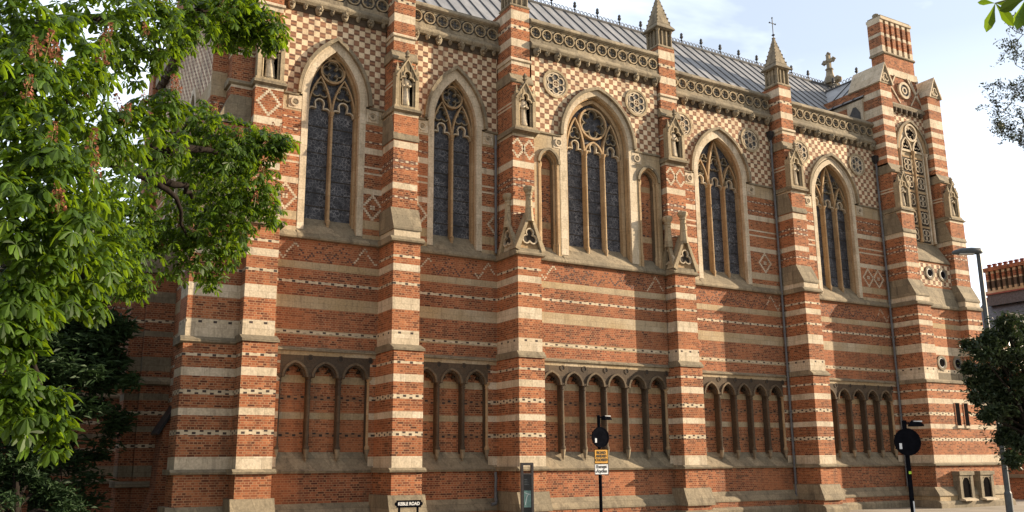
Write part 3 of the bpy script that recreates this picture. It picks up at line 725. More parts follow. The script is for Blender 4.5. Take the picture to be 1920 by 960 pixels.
# buttresses: x0, x1, wall y on the left/right, fronts of the stages
def buttress(x0, x1, yl, gab, low, mid, up, shaft, big=False, right_y=None, slope=False, cross=False, pin=True):
    m = MB(); yb = max(yl, right_y if right_y is not None else yl)+.02
    xm = (x0+x1)/2
    # plinth
    m.yz([(low, 1.22), (low-.10, .93), (low-.22, .62), (low-.22, .55), (yb, .55), (yb, 1.22)], x0-.12, x1+.12, 'W')
    bbox(m, x0-.06, x1+.06, low-.10, yb, .28, .56, [(0,'b')])
    m.yz([(low-.12, .36), (low-.28, .30), (low-.34, .2), (low-.34, -.2), (yb, -.2), (yb, .36)], x0-.2, x1+.2, 'W')
    bbox(m, x0, x1, low, yb, 1.2, 1.93, LOW)
    m.yz([(low, 1.93), (low-.12, 1.95), (low-.14, 2.0), (low, 2.09), (yb, 2.09), (yb, 1.93)], x0-.11, x1+.11, 'W')
    bbox(m, x0, x1, low, yb, 2.08, 5.95, LOW)
    weather(m, x0+.02, x1-.02, low, mid, 6.03, 6.2, 'W', yb, 0.06)
    bbox(m, x0+.04, x1-.04, mid, yb, 6.1, 9.80, MIDB)
    m.yz([(mid+.02, 9.78), (mid-.11, 9.80), (mid-.13, 9.86), (mid, 9.99), (yb, 9.99), (yb, 9.78)], x0-.09, x1+.09, 'W')
    ux0, ux1 = x0+.07, x1-.07
    if gab:
        bbox(m, ux0, ux1, up, yb, 9.98, 14.85, UPB)
    else:
        bbox(m, x0+.05, x1-.05, mid+.01, yb, 9.98, 10.29, [(0,'S')])
        weather(m, x0+.06, x1-.06, mid+.01, up, 10.31, 11.1, 'W', yb, 0.05)
        bbox(m, ux0, ux1, up, yb, 11.05, 14.85, UPB)
    if slope: weather(m, ux0, ux1, up-.02, up+.20, 13.72, 14.62, 'W', yb, 0.03)
    else:
        zc = 14.12
        if gab: diamond(m, xm-.27, zc, 5, up, 'S', False, ux0, ux1); diamond(m, xm+.27, zc, 5, up, 'S', False, ux0, ux1)
        else: diamond(m, xm, zc, 6, up, 'S', False)
    m.yz([(up-.02, 14.70), (up-.10, 14.74), (up-.10, 14.80), (up, 14.90), (yb, 14.90), (yb, 14.70)], ux0-.09, ux1+.09, 'W')
    bbox(m, ux0+.02, ux1-.02, shaft-.02, yb, 14.88, 16.86, UPB)
    m.yz([(shaft-.02, 16.84), (shaft-.08, 16.88), (shaft-.08, 16.95), (shaft+.06, 17.25), (yb, 17.25), (yb, 16.84)], ux0-.04, ux1+.04, 'W')
    sx0, sx1 = x0+.12, x1-.12
    bbox(m, sx0, sx1, shaft+.05, yb+.9, 17.2, 20.18, SHB, 'W')
    m.yz([(shaft+.05, 17.80), (shaft-.02, 17.83), (shaft-.02, 17.90), (shaft+.05, 17.96), (yb, 17.96), (yb, 17.80)], sx0-.05, sx1+.05, 'S')
    bo = m.build('buttress', chapel)
    if gab:
        gablet(bo, x0, x1, low+.02, up+.02, 9.98, 11.45, 12.5)
        gablet(bo, -1.45 if yl == 0 else -1.55, -.35 if yl == 0 else -1.02, x0-.02, ux0+.02, 9.98, 11.3, 12.3, axis='x')
    niche(bo, xm, shaft-.32)
    if pin: pinnacle(bo, xm, shaft+.05+.46, 20.18, cross=cross, top=22.95)
    return bo
buttress(7.04, 8.14, 0, False, -1.62, -1.30, -1.02, -.75, slope=False)
buttress(12.07, 13.17, 0, False, -1.62, -1.30, -1.02, -.75, slope=True)
buttress(16.93, 18.03, 0, True, -1.65, -1.58, -1.22, -1.12, right_y=0)
buttress(24.46, 25.62, -1.0, True, -1.70, -1.60, -1.30, -1.15, right_y=0)
buttress(32.30, 33.35, 0, False, -1.50, -1.36, -1.0, -.75, slope=True, cross=True)

# drainpipes with hoppers
def pipe(x, y, z0, z1, hopper=True, foot=False):
    m = MB()
    m.tube([(x,y,z0),(x,y,z1-.5),(x,y-.03,z1-.3),(x,y,z1)], .055, 8, 'p')
    z = z0+.6
    while z < z1-.4: m.lathe(x, y, [(.055,z),(.075,z+.01),(.075,z+.09),(.055,z+.1)], 8, 'p'); z += 1.83
    if foot: m.tube([(x,y,z0),(x-.02,y-.08,z0-.12),(x-.10,y-.2,z0-.2),(x-.3,y-.22,z0-.22)], .06, 8, 'p')
    po = m.build('drainpipe', chapel)
    if hopper:
        h = MB(); h.lathe(x, y, [(.06,z1-.05),(.10,z1+.05),(.17,z1+.2),(.17,z1+.36),(.19,z1+.37),(.19,z1+.42)], 4, 'I', ph=rad(45)); h.build('hopper', po)
pipe(32.20, -.13, .1, 17.45); pipe(39.88, -.14, .1, 17.5); pipe(16.86, -.12, 10.1, 14.9, False); pipe(16.72, -.28, 1.0, 1.9, False, True)

# roof with lead rolls, cresting and finials
RX0, RX1, RY0, RYR, RZ0, RZR = 5.95, 44.9, 0.35, 6.0, 19.10, 25.07
m = MB()
m.poly([(RX0,RY0,RZ0),(RX1,RY0,RZ0),(RX1,RYR,RZR),(RX0,RYR,RZR)], 'L'); m.poly([(RX0,2*RYR-RY0,RZ0),(RX1,2*RYR-RY0,RZ0),(RX1,RYR,RZR),(RX0,RYR,RZR)], 'L')
x = RX0+.3
while x < RX1:
    for sy in (1, -1):
        a = Vector((x, RY0 if sy > 0 else 2*RYR-RY0, RZ0)); b_ = Vector((x, RYR, RZR)); 
        m.tube([a+Vector((0,-.0,.02)), b_+Vector((0,0,.02))], .036, 6, 'R')
    x += .725
m.poly([(RX0,RY0,RZ0),(RX0,2*RYR-RY0,RZ0),(RX0,RYR,RZR)], 'B')
roof = m.build('roof', chapel)
m = MB(); z = RZR
m.tube([(RX0,RYR,z+.03),(RX1,RYR,z+.03)], .07, 6, 'R')
x = RX0+.1
while x < RX1-.2:
    m.ribbon(arc(x+.12, z+.20, .095, -50, 230, 8), .028, RYR-.015, RYR+.015, 'R'); x += .242
m.box(RX0, RX1, RYR-.014, RYR+.014, z+.09, z+.12, 'R')
cr = m.build('ridge_cresting', roof)
fm = MB(); fm.tube([(0,0,0),(0,0,.42)], .03, 6, 'I'); fm.lathe(0, 0, [(.02,.34),(.09,.40),(.11,.47),(.06,.53),(.09,.60),(.05,.68),(.01,.72)], 6, 'I'); fm.lathe(0, 0, [(.03,.2),(.07,.24),(.03,.28)], 6, 'I')
fo = fm.build('finial'); fme = fo.data; bpy.data.objects.remove(fo)
x = RX0+.3
while x < 43.6:
    o = bpy.data.objects.new('finial', fme); COL.objects.link(o); o.parent = cr; o.location = (x, RYR, z+.02); x += 1.45
# stone cross on the east gable
m = MB(); gx = 44.6
m.yz([(RYR-2.6,22.2),(RYR-2.9,22.2),(RYR,25.75),(RYR+2.9,22.2),(RYR+2.6,22.2),(RYR,25.2)], gx-.28, gx+.28, 'F')
m.lathe(gx-.1, RYR, [(.42,25.3),(.36,25.6),(.24,25.9),(.2,26.2),(.27,26.28),(.2,26.36)], 8, 'F')
for sx in (-1, 1): m.lathe(gx-.1, RYR+sx*.55, [(.05,25.2),(.26,25.32),(.28,25.5),(.05,25.68)], 8, 'F')
m.box(gx-.2, gx, RYR-.11, RYR+.11, 26.2, 27.3, 'F'); m.box(gx-.19, gx-.01, RYR-.36, RYR+.36, 26.74, 26.96, 'F')
for (yy, zz) in ((RYR-.36, 26.85), (RYR+.36, 26.85), (RYR, 27.3)):
    for (dy, dz) in ((.1, .0), (-.1, 0), (0, .1), (0, -.1)): m.lathe(gx-.1, yy+dy, [(.01,zz+dz-.1),(.11,zz+dz),(.01,zz+dz+.1)], 6, 'F')
m.lathe(gx-.1, RYR, [(.1,26.75),(.2,26.82),(.1,26.9)], 6, 'F')
m.build('gable_cross', chapel)
# east gable wall and hidden shell
m = MB(); m.poly([(44.9,0.3,0),(44.9,11.7,0),(44.9,11.7,19.1),(44.9,0.3,19.1)], 'B'); m.poly([(44.9,.35,19.1),(44.9,11.65,19.1),(44.9,6,25.07)], 'B')
m.poly([(5.9,11.7,0),(44.9,11.7,0),(44.9,11.7,19.1),(5.9,11.7,19.1)], 'B')
m.build('back_wall', chapel)

# north-west corner: west buttress flank and the west wall seen edge-on
m = MB()
m.yz([(-.81, 1.0), (-1.0, .62), (-1.0, -.2), (.35, -.2), (.35, 1.0)], 5.25, 7.04, 'W')
bbox(m, 5.43, 7.04, -.81, .31, 1.0, 1.93, LOW)
m.yz([(-.81,1.93),(-.93,1.95),(-.95,2.0),(-.81,2.09),(.31,2.09),(.31,1.93)], 5.30, 7.03, 'W')
bbox(m, 5.43, 7.04, -.81, .31, 2.08, 5.95, LOW)
m.yz([(-.79,5.9),(-.89,5.95),(-.89,6.02),(-.79,6.12),(.33,6.12),(.33,5.9)], 5.33, 7.03, 'W')
bbox(m, 5.47, 7.08, -.78, .31, 6.1, 9.8, MIDB)
m.yz([(-.76,9.78),(-.86,9.8),(-.86,9.9),(-.7,10.05),(.31,10.05),(.31,9.78)], 5.38, 7.06, 'W')
m.xz([(5.42,10.0),(7.08,10.0),(7.08,11.4),(6.05,11.4)], -.74, .3, 'W')
bbox(m, 6.05, 7.12, -.70, .31, 11.3, 13.3, UPB)
m.xz([(5.98,13.25),(7.1,13.25),(7.1,14.3),(6.4,14.3)], -.70, .3, 'W')
bbox(m, 6.4, 7.12, -.62, .31, 14.2, 20.0, UPB+[(16.9,'S'),(17.1,'B'),(18.2,'S'),(18.5,'B')])
m.yz([(-.6,14.68),(-.72,14.74),(-.72,14.8),(-.6,14.9),(.3,14.9),(.3,14.68)], 6.3, 7.1, 'W')
m.build('corner_buttress', chapel)
m = MB()
wallf(m, 5.88, 7.10, 0.0, 9.9, 18.5, UPW+[(15.3,'B'),(16.9,'S'),(17.1,'B')])
sidef(m, 5.9, 0.0, 11.7, 0, 5.95, LOW); sidef(m, 5.9, 0.0, 11.7, 5.95, 9.9, MIDW); sidef(m, 5.9, .0, 11.7, 9.9, 15.0, UPW)
m.poly([(5.9,11.7,15),(5.9,0,15),(5.9,0,18.4),(5.9,11.7,18.4)], 'C'); m.poly([(5.9,11.7,18.4),(5.9,0,18.4),(5.9,0,19.2),(5.9,11.7,19.2)], 'F')
m.box(5.55, 5.95, -.05, 11.7, 18.45, 18.85, 'F'); m.box(5.6, 5.95, -.05, 11.7, 19.4, 19.7, 'F')
for q in range(16): m.lathe(5.72, .5+q*.72, [(.02,18.15),(.14,18.25),(.16,18.4),(.12,18.5)], 7, 'K')
m.box(5.45, 5.95, 10.4, 11.6, 0, 20.4, 'b'); m.box(5.40, 5.95, 10.35, 11.6, 16.5, 17.1, 'W')
for yc in (2.6, 4.4, 6.2):
    m.ribbon([(yc-.55, 10.2)]+[(yc+(px), pz) for px, pz in parch(0, .55, .5, 14.6, 8)]+[(yc+.55, 10.2)], .22, 5.78, 5.95, 'S', axis='x')
    m.poly([(5.885, yc+px, pz) for px, pz in [(-.5, 10.2)]+parch(0, .5, .5, 14.6, 8)+[(.5, 10.2)]], 'k')
for z in (19.0,): 
    for q in range(10): m.ribbon([(q*1.1+.9+px, pz) for px, pz in arc(0, 19.15, .24, 0, 360, 14)[:-1]], .06, 5.84, 5.9, 'F', True, axis='x')
m.build('west_wall', chapel)
m = MB()
WB = [(z*0.9, {'B':'b','S':'W'}.get(k, k)) for z, k in LOW]+[(5.4,'W'),(5.9,'b'),(6.6,'W'),(6.8,'b'),(7.1,'D'),(7.2,'b'),(7.8,'W'),(8.2,'b'),(8.8,'d'),(8.9,'b'),(9.3,'W'),(9.6,'b')]  # darker brick and stone put the west side's shade into the colours
bbox(m, 4.95, 5.9, 3.6, 4.9, 0, 9.0, WB); m.yz([(3.5,8.85),(3.5,9.0),(3.9,10.2),(4.9,10.2),(4.9,8.85)], 4.85, 5.9, 'W')
bbox(m, 4.50, 4.96, 3.9, 4.9, 0, 8.5, WB); m.xz([(4.42,8.35),(4.96,8.35),(4.96,9.6),(4.86,9.6)], 3.82, 4.9, 'W')
m.yz([(3.6,4.9),(3.45,4.95),(3.45,5.05),(3.6,5.2),(4.9,5.2),(4.9,4.9)], 4.40, 5.9, 'W'); m.yz([(3.6,1.5),(3.45,1.52),(3.45,1.62),(3.6,1.7),(4.9,1.7),(4.9,1.5)], 4.40, 5.9, 'W')
m.xz([(5.0,0),(5.9,0),(5.9,4.0),(5.55,3.4),(5.45,1.5)], 2.2, 3.3, 'b'); m.xz([(5.42,3.2),(5.9,4.0),(5.9,4.2),(5.35,3.25)], 2.1, 3.35, 'I')
m.build('west_buttress', chapel)

# stair turret with its chimney at the right end
tur = MB(); TX0, TX1 = 40.0, 45.28; TY = -1.65
tur.yz([(TY, .97), (TY-.22, .60), (TY-.22, .55), (0, .55), (0, .97)], TX0-.2, TX1+.2, 'W')
bbox(tur, TX0-.1, TX1+.1, TY-.16, 0, .28, .56, [(0,'T')])
tur.yz([(TY, .34), (TY-.24, .32), (TY-.34, .22), (TY-.34, -.2), (0, -.2), (0, .34)], TX0-.3, TX1+.3, 'W')
bbox(tur, TX0, TX1, TY, 3, .95, 1.93, LOW)
tur.yz([(TY,1.93),(TY-.13,1.95),(TY-.15,2.0),(TY,2.09),(1,2.09),(1,1.93)], TX0-.12, TX1+.12, 'W')
bbox(tur, TX0, TX1, TY, 3, 2.08, 5.95, LOW)
tur.yz([(TY+.02,5.9),(TY-.08,5.93),(TY-.08,6.02),(TY+.05,6.1),(1,6.1),(1,5.9)], TX0-.06, TX1+.06, 'W')
MT = [(5.95,'W'),(6.50,'S'),(6.55,'D'),(6.63,'S'),(6.68,'B'),(7.40,'S'),(7.82,'B'),(8.26,'D'),(8.36,'B'),(8.76,'T'),(9.01,'B'),(9.24,'D'),(9.33,'B')]
bbox(tur, TX0+.03, 41.08, -1.60, 3, 6.08, 9.8, MIDB); bbox(tur, 44.0, TX1-.03, -1.60, 3, 6.08, 9.8, MIDB); wallf(tur, 41.0, 44.1, -1.15, 6.08, 9.8, MT)
tur.yz([(-1.12,9.78),(-1.25,9.8),(-1.27,9.88),(-.9,11.0),(0,11.0),(0,9.78)], 41.1, 43.98, 'W')
for (a, b_) in ((TX0, 41.1), (43.98, TX1)):
    tur.yz([(-1.58,9.78),(-1.7,9.8),(-1.72,9.88),(-1.58,9.99),(1,9.99),(1,9.78)], a-.08, b_+.06, 'W')
    bbox(tur, a+.03, b_-.03, -1.58, 3, 9.98, 10.3, [(0,'S')])
    weather(tur, a+.04, b_-.04, -1.58, -1.22, 10.32, 11.15, 'W', 1, .04)
    bbox(tur, a+.06, b_-.04, -1.22, 3, 11.1, 14.85, UPB)
    weather(tur, a+.06, b_-.04, -1.24, -.92, 13.65, 14.65, 'W', 1, .03)
    tur.yz([(-1.0,14.70),(-1.30,14.74),(-1.30,14.80),(-1.0,14.92),(1,14.92),(1,14.70)], a-.04, b_+.06, 'W')
    bbox(tur, a+.06, b_-.06, -.90, 3, 14.9, 16.9, UPB)
    tur.yz([(-.9,16.85),(-.98,16.9),(-.98,16.97),(-.77,17.4),(1,17.4),(1,16.85)], a+.02, b_-.04, 'W')
    bbox(tur, a+.02, b_-.17, -.77, 3, 17.3, 21.95, [(17,'B'),(17.65,'S'),(17.82,'B'),(18.3,'S'),(18.55,'B'),(18.95,'S'),(19.2,'B'),(19.55,'S'),(19.85,'b'),(20.1,'S'),(20.6,'B'),(21.15,'S'),(21.5,'B')])
wallf(tur, 41.0, 44.1, -.92, 10.95, 12.35, [(0,'B'),(11.05,'C'),(12.2,'B')])
tur.yz([(-.92,12.28),(-1.0,12.3),(-1.0,12.38),(-.35,13.45),(0,13.45),(0,12.28)], 41.08, 43.96, 'W')
wallf(tur, 40.8, 44.3, -.35, 13.4, 19.3, UPW+[(15.1,'B'),(15.9,'S'),(16.1,'B'),(17.2,'S'),(17.4,'B'),(18.4,'S'),(18.7,'B')]); wallf(tur, 40.8, 44.3, -.35, 19.3, 21.0, [(0,'C')])
tur.yz([(-.35,20.85),(-.5,20.9),(-.55,21.05),(-.35,21.25),(0,21.25),(0,20.85)], 40.86, 44.2, 'F')
for q in range(8): tur.lathe(41.05+q*.44, -.45, [(.02,20.6),(.11,20.68),(.13,20.8),(.1,20.88)], 7, 'K')
# gable front up to the chimney
tur.poly([(40.85,-.34,21.2),(44.25,-.34,21.2),(43.75,-.28,23.0),(41.55,-.28,23.0)], 'b')
for (p0, p1) in (((41.0,21.3),(42.0,22.9)), ((44.1,21.3),(43.2,22.9)), ((41.2,22.6),(42.2,21.3)), ((43.1,21.3),(43.9,22.4)), ((43.0,22.9),(43.9,21.6))): tur.ribbon([p0, p1], .07, -.37, -.31, 'S')
tur.ribbon(arc(42.62,22.1,.42,0,360,24)[:-1], .14, -.42, -.3, 'S', True); tur.xz(arc(42.62,22.1,.36,0,360,20)[:-1], -.36, -.3, 'P'); tur.ribbon(arc(42.62,22.1,.17,0,360,14)[:-1], .08, -.40, -.3, 'S', True)
tur.xz([(41.3,22.85),(44.0,22.85),(43.95,23.25),(41.45,23.25)], -.33, .8, 'S')
tur.box(40.08, 45.0, -.3, 6.0, 0, 21.4, 'B')
tro = tur.build('stair_turret', chapel)
m = MB()
for xx in (41.46, 41.93, 42.40, 42.87, 43.34, 43.81):
    for zz, k in ((24.25,'S'),(24.62,'B'),(25.2,'S'),(25.38,'B'),(26.0,'S')):
        z1 = {24.25:24.62,24.62:25.2,25.2:25.38,25.38:26.0,26.0:26.22}[zz]
        m.box(xx-.13, xx+.13, -.22, .62, zz, z1, k)
m.box(41.5, 43.9, -.05, .45, 24.2, 26.2, 'b')
bbox(m, 41.42, 43.95, -.2, .62, 23.2, 24.15, [(0,'B')]); m.yz([(-.2,24.1),(-.28,24.15),(-.28,24.2),(-.2,24.3),(.62,24.3),(.7,24.2),(.7,24.15),(.62,24.1)], 41.34, 44.03, 'W')
m.box(41.36, 44.0, -.28, .70, 26.2, 26.36, 'S'); m.box(41.42, 43.94, -.22, .64, 26.36, 26.46, 'W')
for xx in (41.6, 42.06, 42.5, 42.95, 43.4, 43.8): m.lathe(xx, .2, [(.17,26.45),(.19,26.55),(.19,26.62),(.14,26.68)], 8, 'W')
m.build('chimney', tro)
for (a, b_) in ((40.02, 40.93), (44.2, 45.11)):               # saddle-back caps of the turret buttresses
    m = MB(); xm = (a+b_)/2
    m.xz([(a-.06, 21.92), (xm, 23.08), (b_+.06, 21.92)], -.80, 1.2, 'W'); m.ribbon([(a-.08, 21.9), (xm, 23.1), (b_+.08, 21.9)], .10, -.88, 1.2, 'S')
    m.ribbon(foil(xm, 22.25, 3, .13, .12, 90), .05, -.84, -.79, 'S', True)
    m.build('gable_cap', tro)
m = MB(); y = -.35; c = 42.65; a = 1.28; cc = 0.55; zs = 18.55            # tall lancet
def jp2(a_, zb): return [(c-a_, zb)]+parch(c, a_, cc, zs, 12)+[(c+a_, zb)]
m.ribbon(parch(c, a, cc, zs, 12), .12, y-.16, y+.02, 'W'); m.ribbon(jp2(a-.16, 13.45), .22, y-.08, y+.02, 'O'); m.ribbon(jp2(a-.34, 13.45), .12, y-.05, y+.02, 'S')
m.poly([(px, y-.004, pz) for px, pz in [(c-a+.3,13.45)]+parch(c, a-.3, cc, zs, 12)+[(c+a-.3,13.45)]], 'T')
m.lathe(c, y-.10, [(.10,13.5),(.07,13.7),(.065,18.3),(.11,18.45),(.11,18.55)], 8, 'O')
for sx in (-1, 1): m.lathe(c+sx*(a-.2), y-.12, [(.09,13.5),(.06,13.7),(.055,18.3),(.10,18.45),(.10,18.55)], 8, 'S')
m.xz(arc(c, 19.62, .42, 0, 360, 22)[:-1], y-.02, y, 'H'); m.ribbon(arc(c, 19.62, .46, 0, 360, 24)[:-1], .10, y-.12, y, 'S', True); m.ribbon(foil(c, 19.62, 5, .26, .17, 90), .04, y-.07, y, 'S', True)
for sx in (-1, 1):
    l = c+sx*.47; hp = [(l-.34,18.6)]+parch(l, .34, .3, 18.65, 8)+[(l+.34,18.6)]
    m.xz(hp, y-.02, y, 'H'); m.ribbon(parch(l, .38, .4, 18.6, 8), .08, y-.10, y, 'S'); m.ribbon(foil(l, 18.95, 3, .14, .12, 90), .035, y-.06, y, 'S', True)
    m.box(l-.36, l+.36, y-.07, y, 18.5, 18.62, 'S')
    for q, zz in enumerate((13.9, 14.85, 15.82, 16.8, 17.75)):
        m.box(l-.34, l+.34, y-.03, y, zz-.40, zz+.40, 'k')
        for t in range(4):
            an = rad(45+90*t); m.ribbon(arc(l+.165*math.cos(an), zz+.20*math.sin(an), .16, 0, 360, 14)[:-1], .042, y-.075, y-.02, 'S', True)
        m.box(l-.36, l+.36, y-.06, y, zz+.40, zz+.50, 'O')
m.build('lancet_window', tro)
def oculus(x, y, z, r):
    m = MB(); m.ribbon(arc(x,z,r,0,360,22)[:-1], .12, y-.05, y+.04, 'W', True); m.xz(arc(x,z,r-.05,0,360,20)[:-1], y-.012, y+.02, 'H'); m.ribbon(arc(x,z,r-.09,0,360,20)[:-1], .04, y-.03, y+.02, 'p', True); m.build('oculus', tro)
oculus(42.25, -.92, 11.70, .30); oculus(43.33, -.92, 11.70, .30); oculus(42.1, -1.15, 7.0, .32); oculus(43.4, -1.15, 7.02, .32)
for (a, b_) in ((42.03, 42.38), (42.72, 43.05)):
    m = MB(); m.box(a, b_, TY-.012, TY+.02, 3.86, 4.97, 'H'); m.box(a-.05, a-.001, TY-.03, TY+.02, 3.86, 4.97, 'b'); m.box(b_+.001, b_+.05, TY-.02, TY+.02, 3.86, 4.97, 'b'); m.box(a-.08, b_+.08, TY-.1, TY+.02, 3.74, 3.859, 'S'); m.build('slit_window', tro)
for xa in (41.25, 42.88):
    m = MB(); xb = xa+1.05
    m.box(xa+.20, xb-.20, TY-.30, TY-.24, .30, 1.40, 'H')
    m.box(xa, xa+.2, TY-.36, TY, .42, 1.62, 'W'); m.box(xb-.2, xb, TY-.36, TY, .42, 1.62, 'W'); m.box(xa-.05, xb+.05, TY-.42, TY, 1.50, 1.68, 'W'); m.box(xa+.201, xb-.201, TY-.34, TY, 1.38, 1.499, 'W')
    m.ribbon([(xa+.22,1.08)]+parch((xa+xb)/2, .31, .05, 1.08, 6)+[(xb-.22,1.08)], .05, TY-.33, TY-.24, 'W')
    m.yz([(TY-.2,.30),(TY-.55,.30),(TY-.55,.36),(TY-.2,.48)], xa+.02, xb-.02, 'S')
    m.build('vent_opening', tro)
for xc in (40.53, 44.62): niche(tro, xc, -1.22, .86)
# transept roof behind the turret
m = MB(); rz, ez, rx = 23.95, 21.42, 42.65
m.poly([(39.85,.25,ez),(39.85,3.2,ez),(rx,5.3,rz),(rx,.25,rz)], 'L'); m.poly([(45.4,.25,ez),(45.4,3.2,ez),(rx,5.3,rz),(rx,.25,rz)], 'L')
m.poly([(39.85,.25,ez-.02),(39.85,4.2,ez-.02),(45.4,4.2,ez-.02),(45.4,.25,ez-.02)], 'R')
for yy in (.9, 1.6, 2.3, 3.0): m.tube([(39.85,yy,ez+.03),(rx,yy,rz+.03)], .03, 6, 'R')
trf = m.build('transept_roof', chapel)
m = MB(); yy = .5
while yy < 5.2: m.ribbon([(yy+px, pz) for px, pz in arc(.12, rz+.18, .095, -50, 230, 8)], .028, rx-.014, rx+.014, 'R', axis='x'); yy += .242
m.tube([(rx,.4,rz+.03),(rx,5.3,rz+.03)], .06, 6, 'R'); c2 = m.build('ridge_cresting', trf)
for yy in (.9, 2.6, 4.3):
    o = bpy.data.objects.new('finial', fme); COL.objects.link(o); o.parent = c2; o.location = (rx, yy, rz+.02)
m = MB(); m.box(39.9, 40.02, .35, 1.35, 19.4, 21.3, 'S'); m.poly([(39.88, .5, 19.6), (39.88, 1.2, 19.6), (39.88, 1.2, 20.6), (39.88, .95, 21.0), (39.88, .75, 21.0), (39.88, .5, 20.6)], 'P'); m.build('side_window', tro)

# ------------------------------------------------------------------ statues in the niches
SM = {'S': m_stone, 'W': m_weath}
def statue_mesh(v):
    rr = random.Random(40+v); m = MB()
    prof = [(.17,0),(.19,.05),(.165,.2),(.15,.45),(.135,.62),(.15,.78),(.175,.95),(.16,1.02),(.06,1.06),(.055,1.09),(.085,1.14),(.095,1.2),(.08,1.27),(.03,1.31)]
    rings = []; n = 16
    for i, (r, z) in enumerate(prof):
        ring = []
        for j in range(n):
            a = 2*math.pi*j/n; fold = 1+(.10*math.sin(a*5+v+z*2) if z < .9 else .02*math.sin(3*a))
            rx = r*fold*(1.15 if .7 < z < 1.03 else 1); ry = r*fold*(.8 if z < 1.03 else 1)
            ring.append((rx*math.cos(a)+.015*math.sin(z*4+v), ry*math.sin(a), z))
        rings.append(ring)
    m.loft(rings, 'S')
    for sx in (-1, 1):
        m.tube([(sx*.17,0,.97),(sx*.2,-.06,.78),(sx*(.10 if v % 2 else .14),-.16,.72),(sx*.03,-.17,.76+.03*v)], [.055,.05,.045,.035], 7, 'S')
    m.box(-.05, .05, -.2, -.12, .72, .86, 'W') if v % 2 else m.tube([(-.12,-.18,0),(-.12,-.17,1.28)], .018, 6, 'S')
    m.lathe(0, -.085, [(.005,1.16),(.02,1.18),(.005,1.22)], 5, 'S')
    m.lathe(0, 0, [(.2,-.08),(.22,-.04),(.17,0)], 10, 'W')
    o = m.build('statue', mats=SM, smooth=True); return o
SP = [(7.59, -1.07, 'weathered stone saint in niche of the leftmost front buttress, by the chestnut leaves'),
      (12.62, -1.07, 'stone saint holding a staff in niche between the two narrow windows'),
      (17.48, -1.44, 'stone saint in niche left of the big middle window, above pointed buttress gablets'),
      (25.04, -1.47, 'stone saint in niche right of the big middle window, under a crossless pinnacle'),
      (32.82, -1.07, 'stone saint in niche on buttress under the pinnacle topped by an iron cross'),
      (40.53, -1.22, 'small stone saint in niche left of the tall lancet of the chimney turret'),
      (44.62, -1.22, 'small stone saint in niche on the far right edge of the chimney turret')]
sts = [statue_mesh(v) for v in range(2)]
used = [False, False]
for i, (x, y, lab) in enumerate(SP):
    v = 0 if i in (1, 4) else 1
    if not used[v]: o = sts[v]; used[v] = True
    else: o = sts[v].copy(); COL.objects.link(o)
    o.location = (x, y+.22, 15.03); o.rotation_euler = (0, 0, random.uniform(-.35, .35)); tag(o, lab, 'statue', 'stone statues in the buttress niches')

# ------------------------------------------------------------------ neighbouring buildings
wing = thing('college_wing', 'low dark striped brick wing in deep shade behind the yew at left', 'building', (-3.0, 12.0, 0))
m = MB(); wallf(m, -30, 5.9, 12.0, 0, 10.2, WB); m.poly([(-30,12,10.2),(5.9,12,10.2),(5.9,18,10.6),(-30,18,10.6)], 's')
for zz in (1.5, 5.0, 10.0): m.yz([(12,zz),(11.86,zz+.02),(11.86,zz+.1),(12,zz+.2)], -30, 5.9, 'W')
zigzag(m, -20, 5.5, 5.5, 12.0)
m.build('wall', wing)
for xc in (-14, -10, -6, -2, 2.2):
    m = MB(); m.ribbon([(xc-.6,2.5)]+parch(xc,.6,.3,4.0,6)+[(xc+.6,2.5)], .2, 11.9, 12.02, 'W'); m.poly([(px,11.985,pz) for px,pz in [(xc-.5,2.5)]+parch(xc,.5,.3,4.0,6)+[(xc+.5,2.5)]], 'H'); m.build('window', wing)
bld = thing('college_house', 'brick college house with slate roof and long chimney stack at the right edge', 'building', (55.0, 2.0, 0))
m = MB(); sidef(m, 52.0, -.9, 4.6, 0, 8.6, LOW+[(6.2,'S'),(6.5,'B'),(7.4,'S'),(7.7,'B')])
m.poly([(52,4.6,0),(60,4.6,0),(60,4.6,8.6),(52,4.6,8.6)], 'B'); m.poly([(52,4.6,8.6),(60,4.6,8.6),(56,4.6,12.3)], 'B')
m.poly([(52,-.9,0),(60,-.9,0),(60,-.9,8.6),(56,-.9,12.3),(52,-.9,8.6)], 'B')
m.box(51.8, 52.0, -.9, 4.7, 8.3, 8.55, 'S'); m.box(51.85, 52.0, -.9, 4.7, 1.2, 1.4, 'W')
m.build('wall', bld)
m = MB(); m.poly([(51.7,-1.0,8.45),(51.7,4.8,8.45),(56,4.8,12.3),(56,-1.0,12.3)], 's'); m.poly([(60.3,-1.0,8.45),(60.3,4.8,8.45),(56,4.8,12.3),(56,-1.0,12.3)], 's'); m.box(55.85,56.15,-1.0,4.8,12.25,12.42,'r'); m.box(54.9,55.1,-.7,4.1,12.38,12.47,'r'); rf2 = m.build('roof', bld)
for yc in (.6, 2.8): 
    m = MB(); m.box(51.93, 51.99, yc-.6, yc+.6, 2.2, 4.6, 'S'); m.box(51.90, 51.95, yc-.5, yc+.5, 2.3, 4.5, 'G'); m.build('window', bld)
m = MB(); m.xz([(52.0,8.0),(52.0,9.6),(51.95,9.6),(51.95,8.0)], -.2, 1.9, 'S'); m.yz([(-.5,8.3),(.85,10.6),(2.2,8.3)], 51.6, 53.4, 'S'); m.build('dormer', bld)
m = MB(); CX = 55.4
m.box(CX-.4, CX+.4, -.6, 4.0, 11.7, 12.46, 's'); m.box(CX-.46, CX+.46, -.65, 4.05, 12.45, 12.62, 'T'); m.box(CX-.25, CX+.3, -.5, 3.9, 12.6, 13.9, 'k')
yy = 3.85
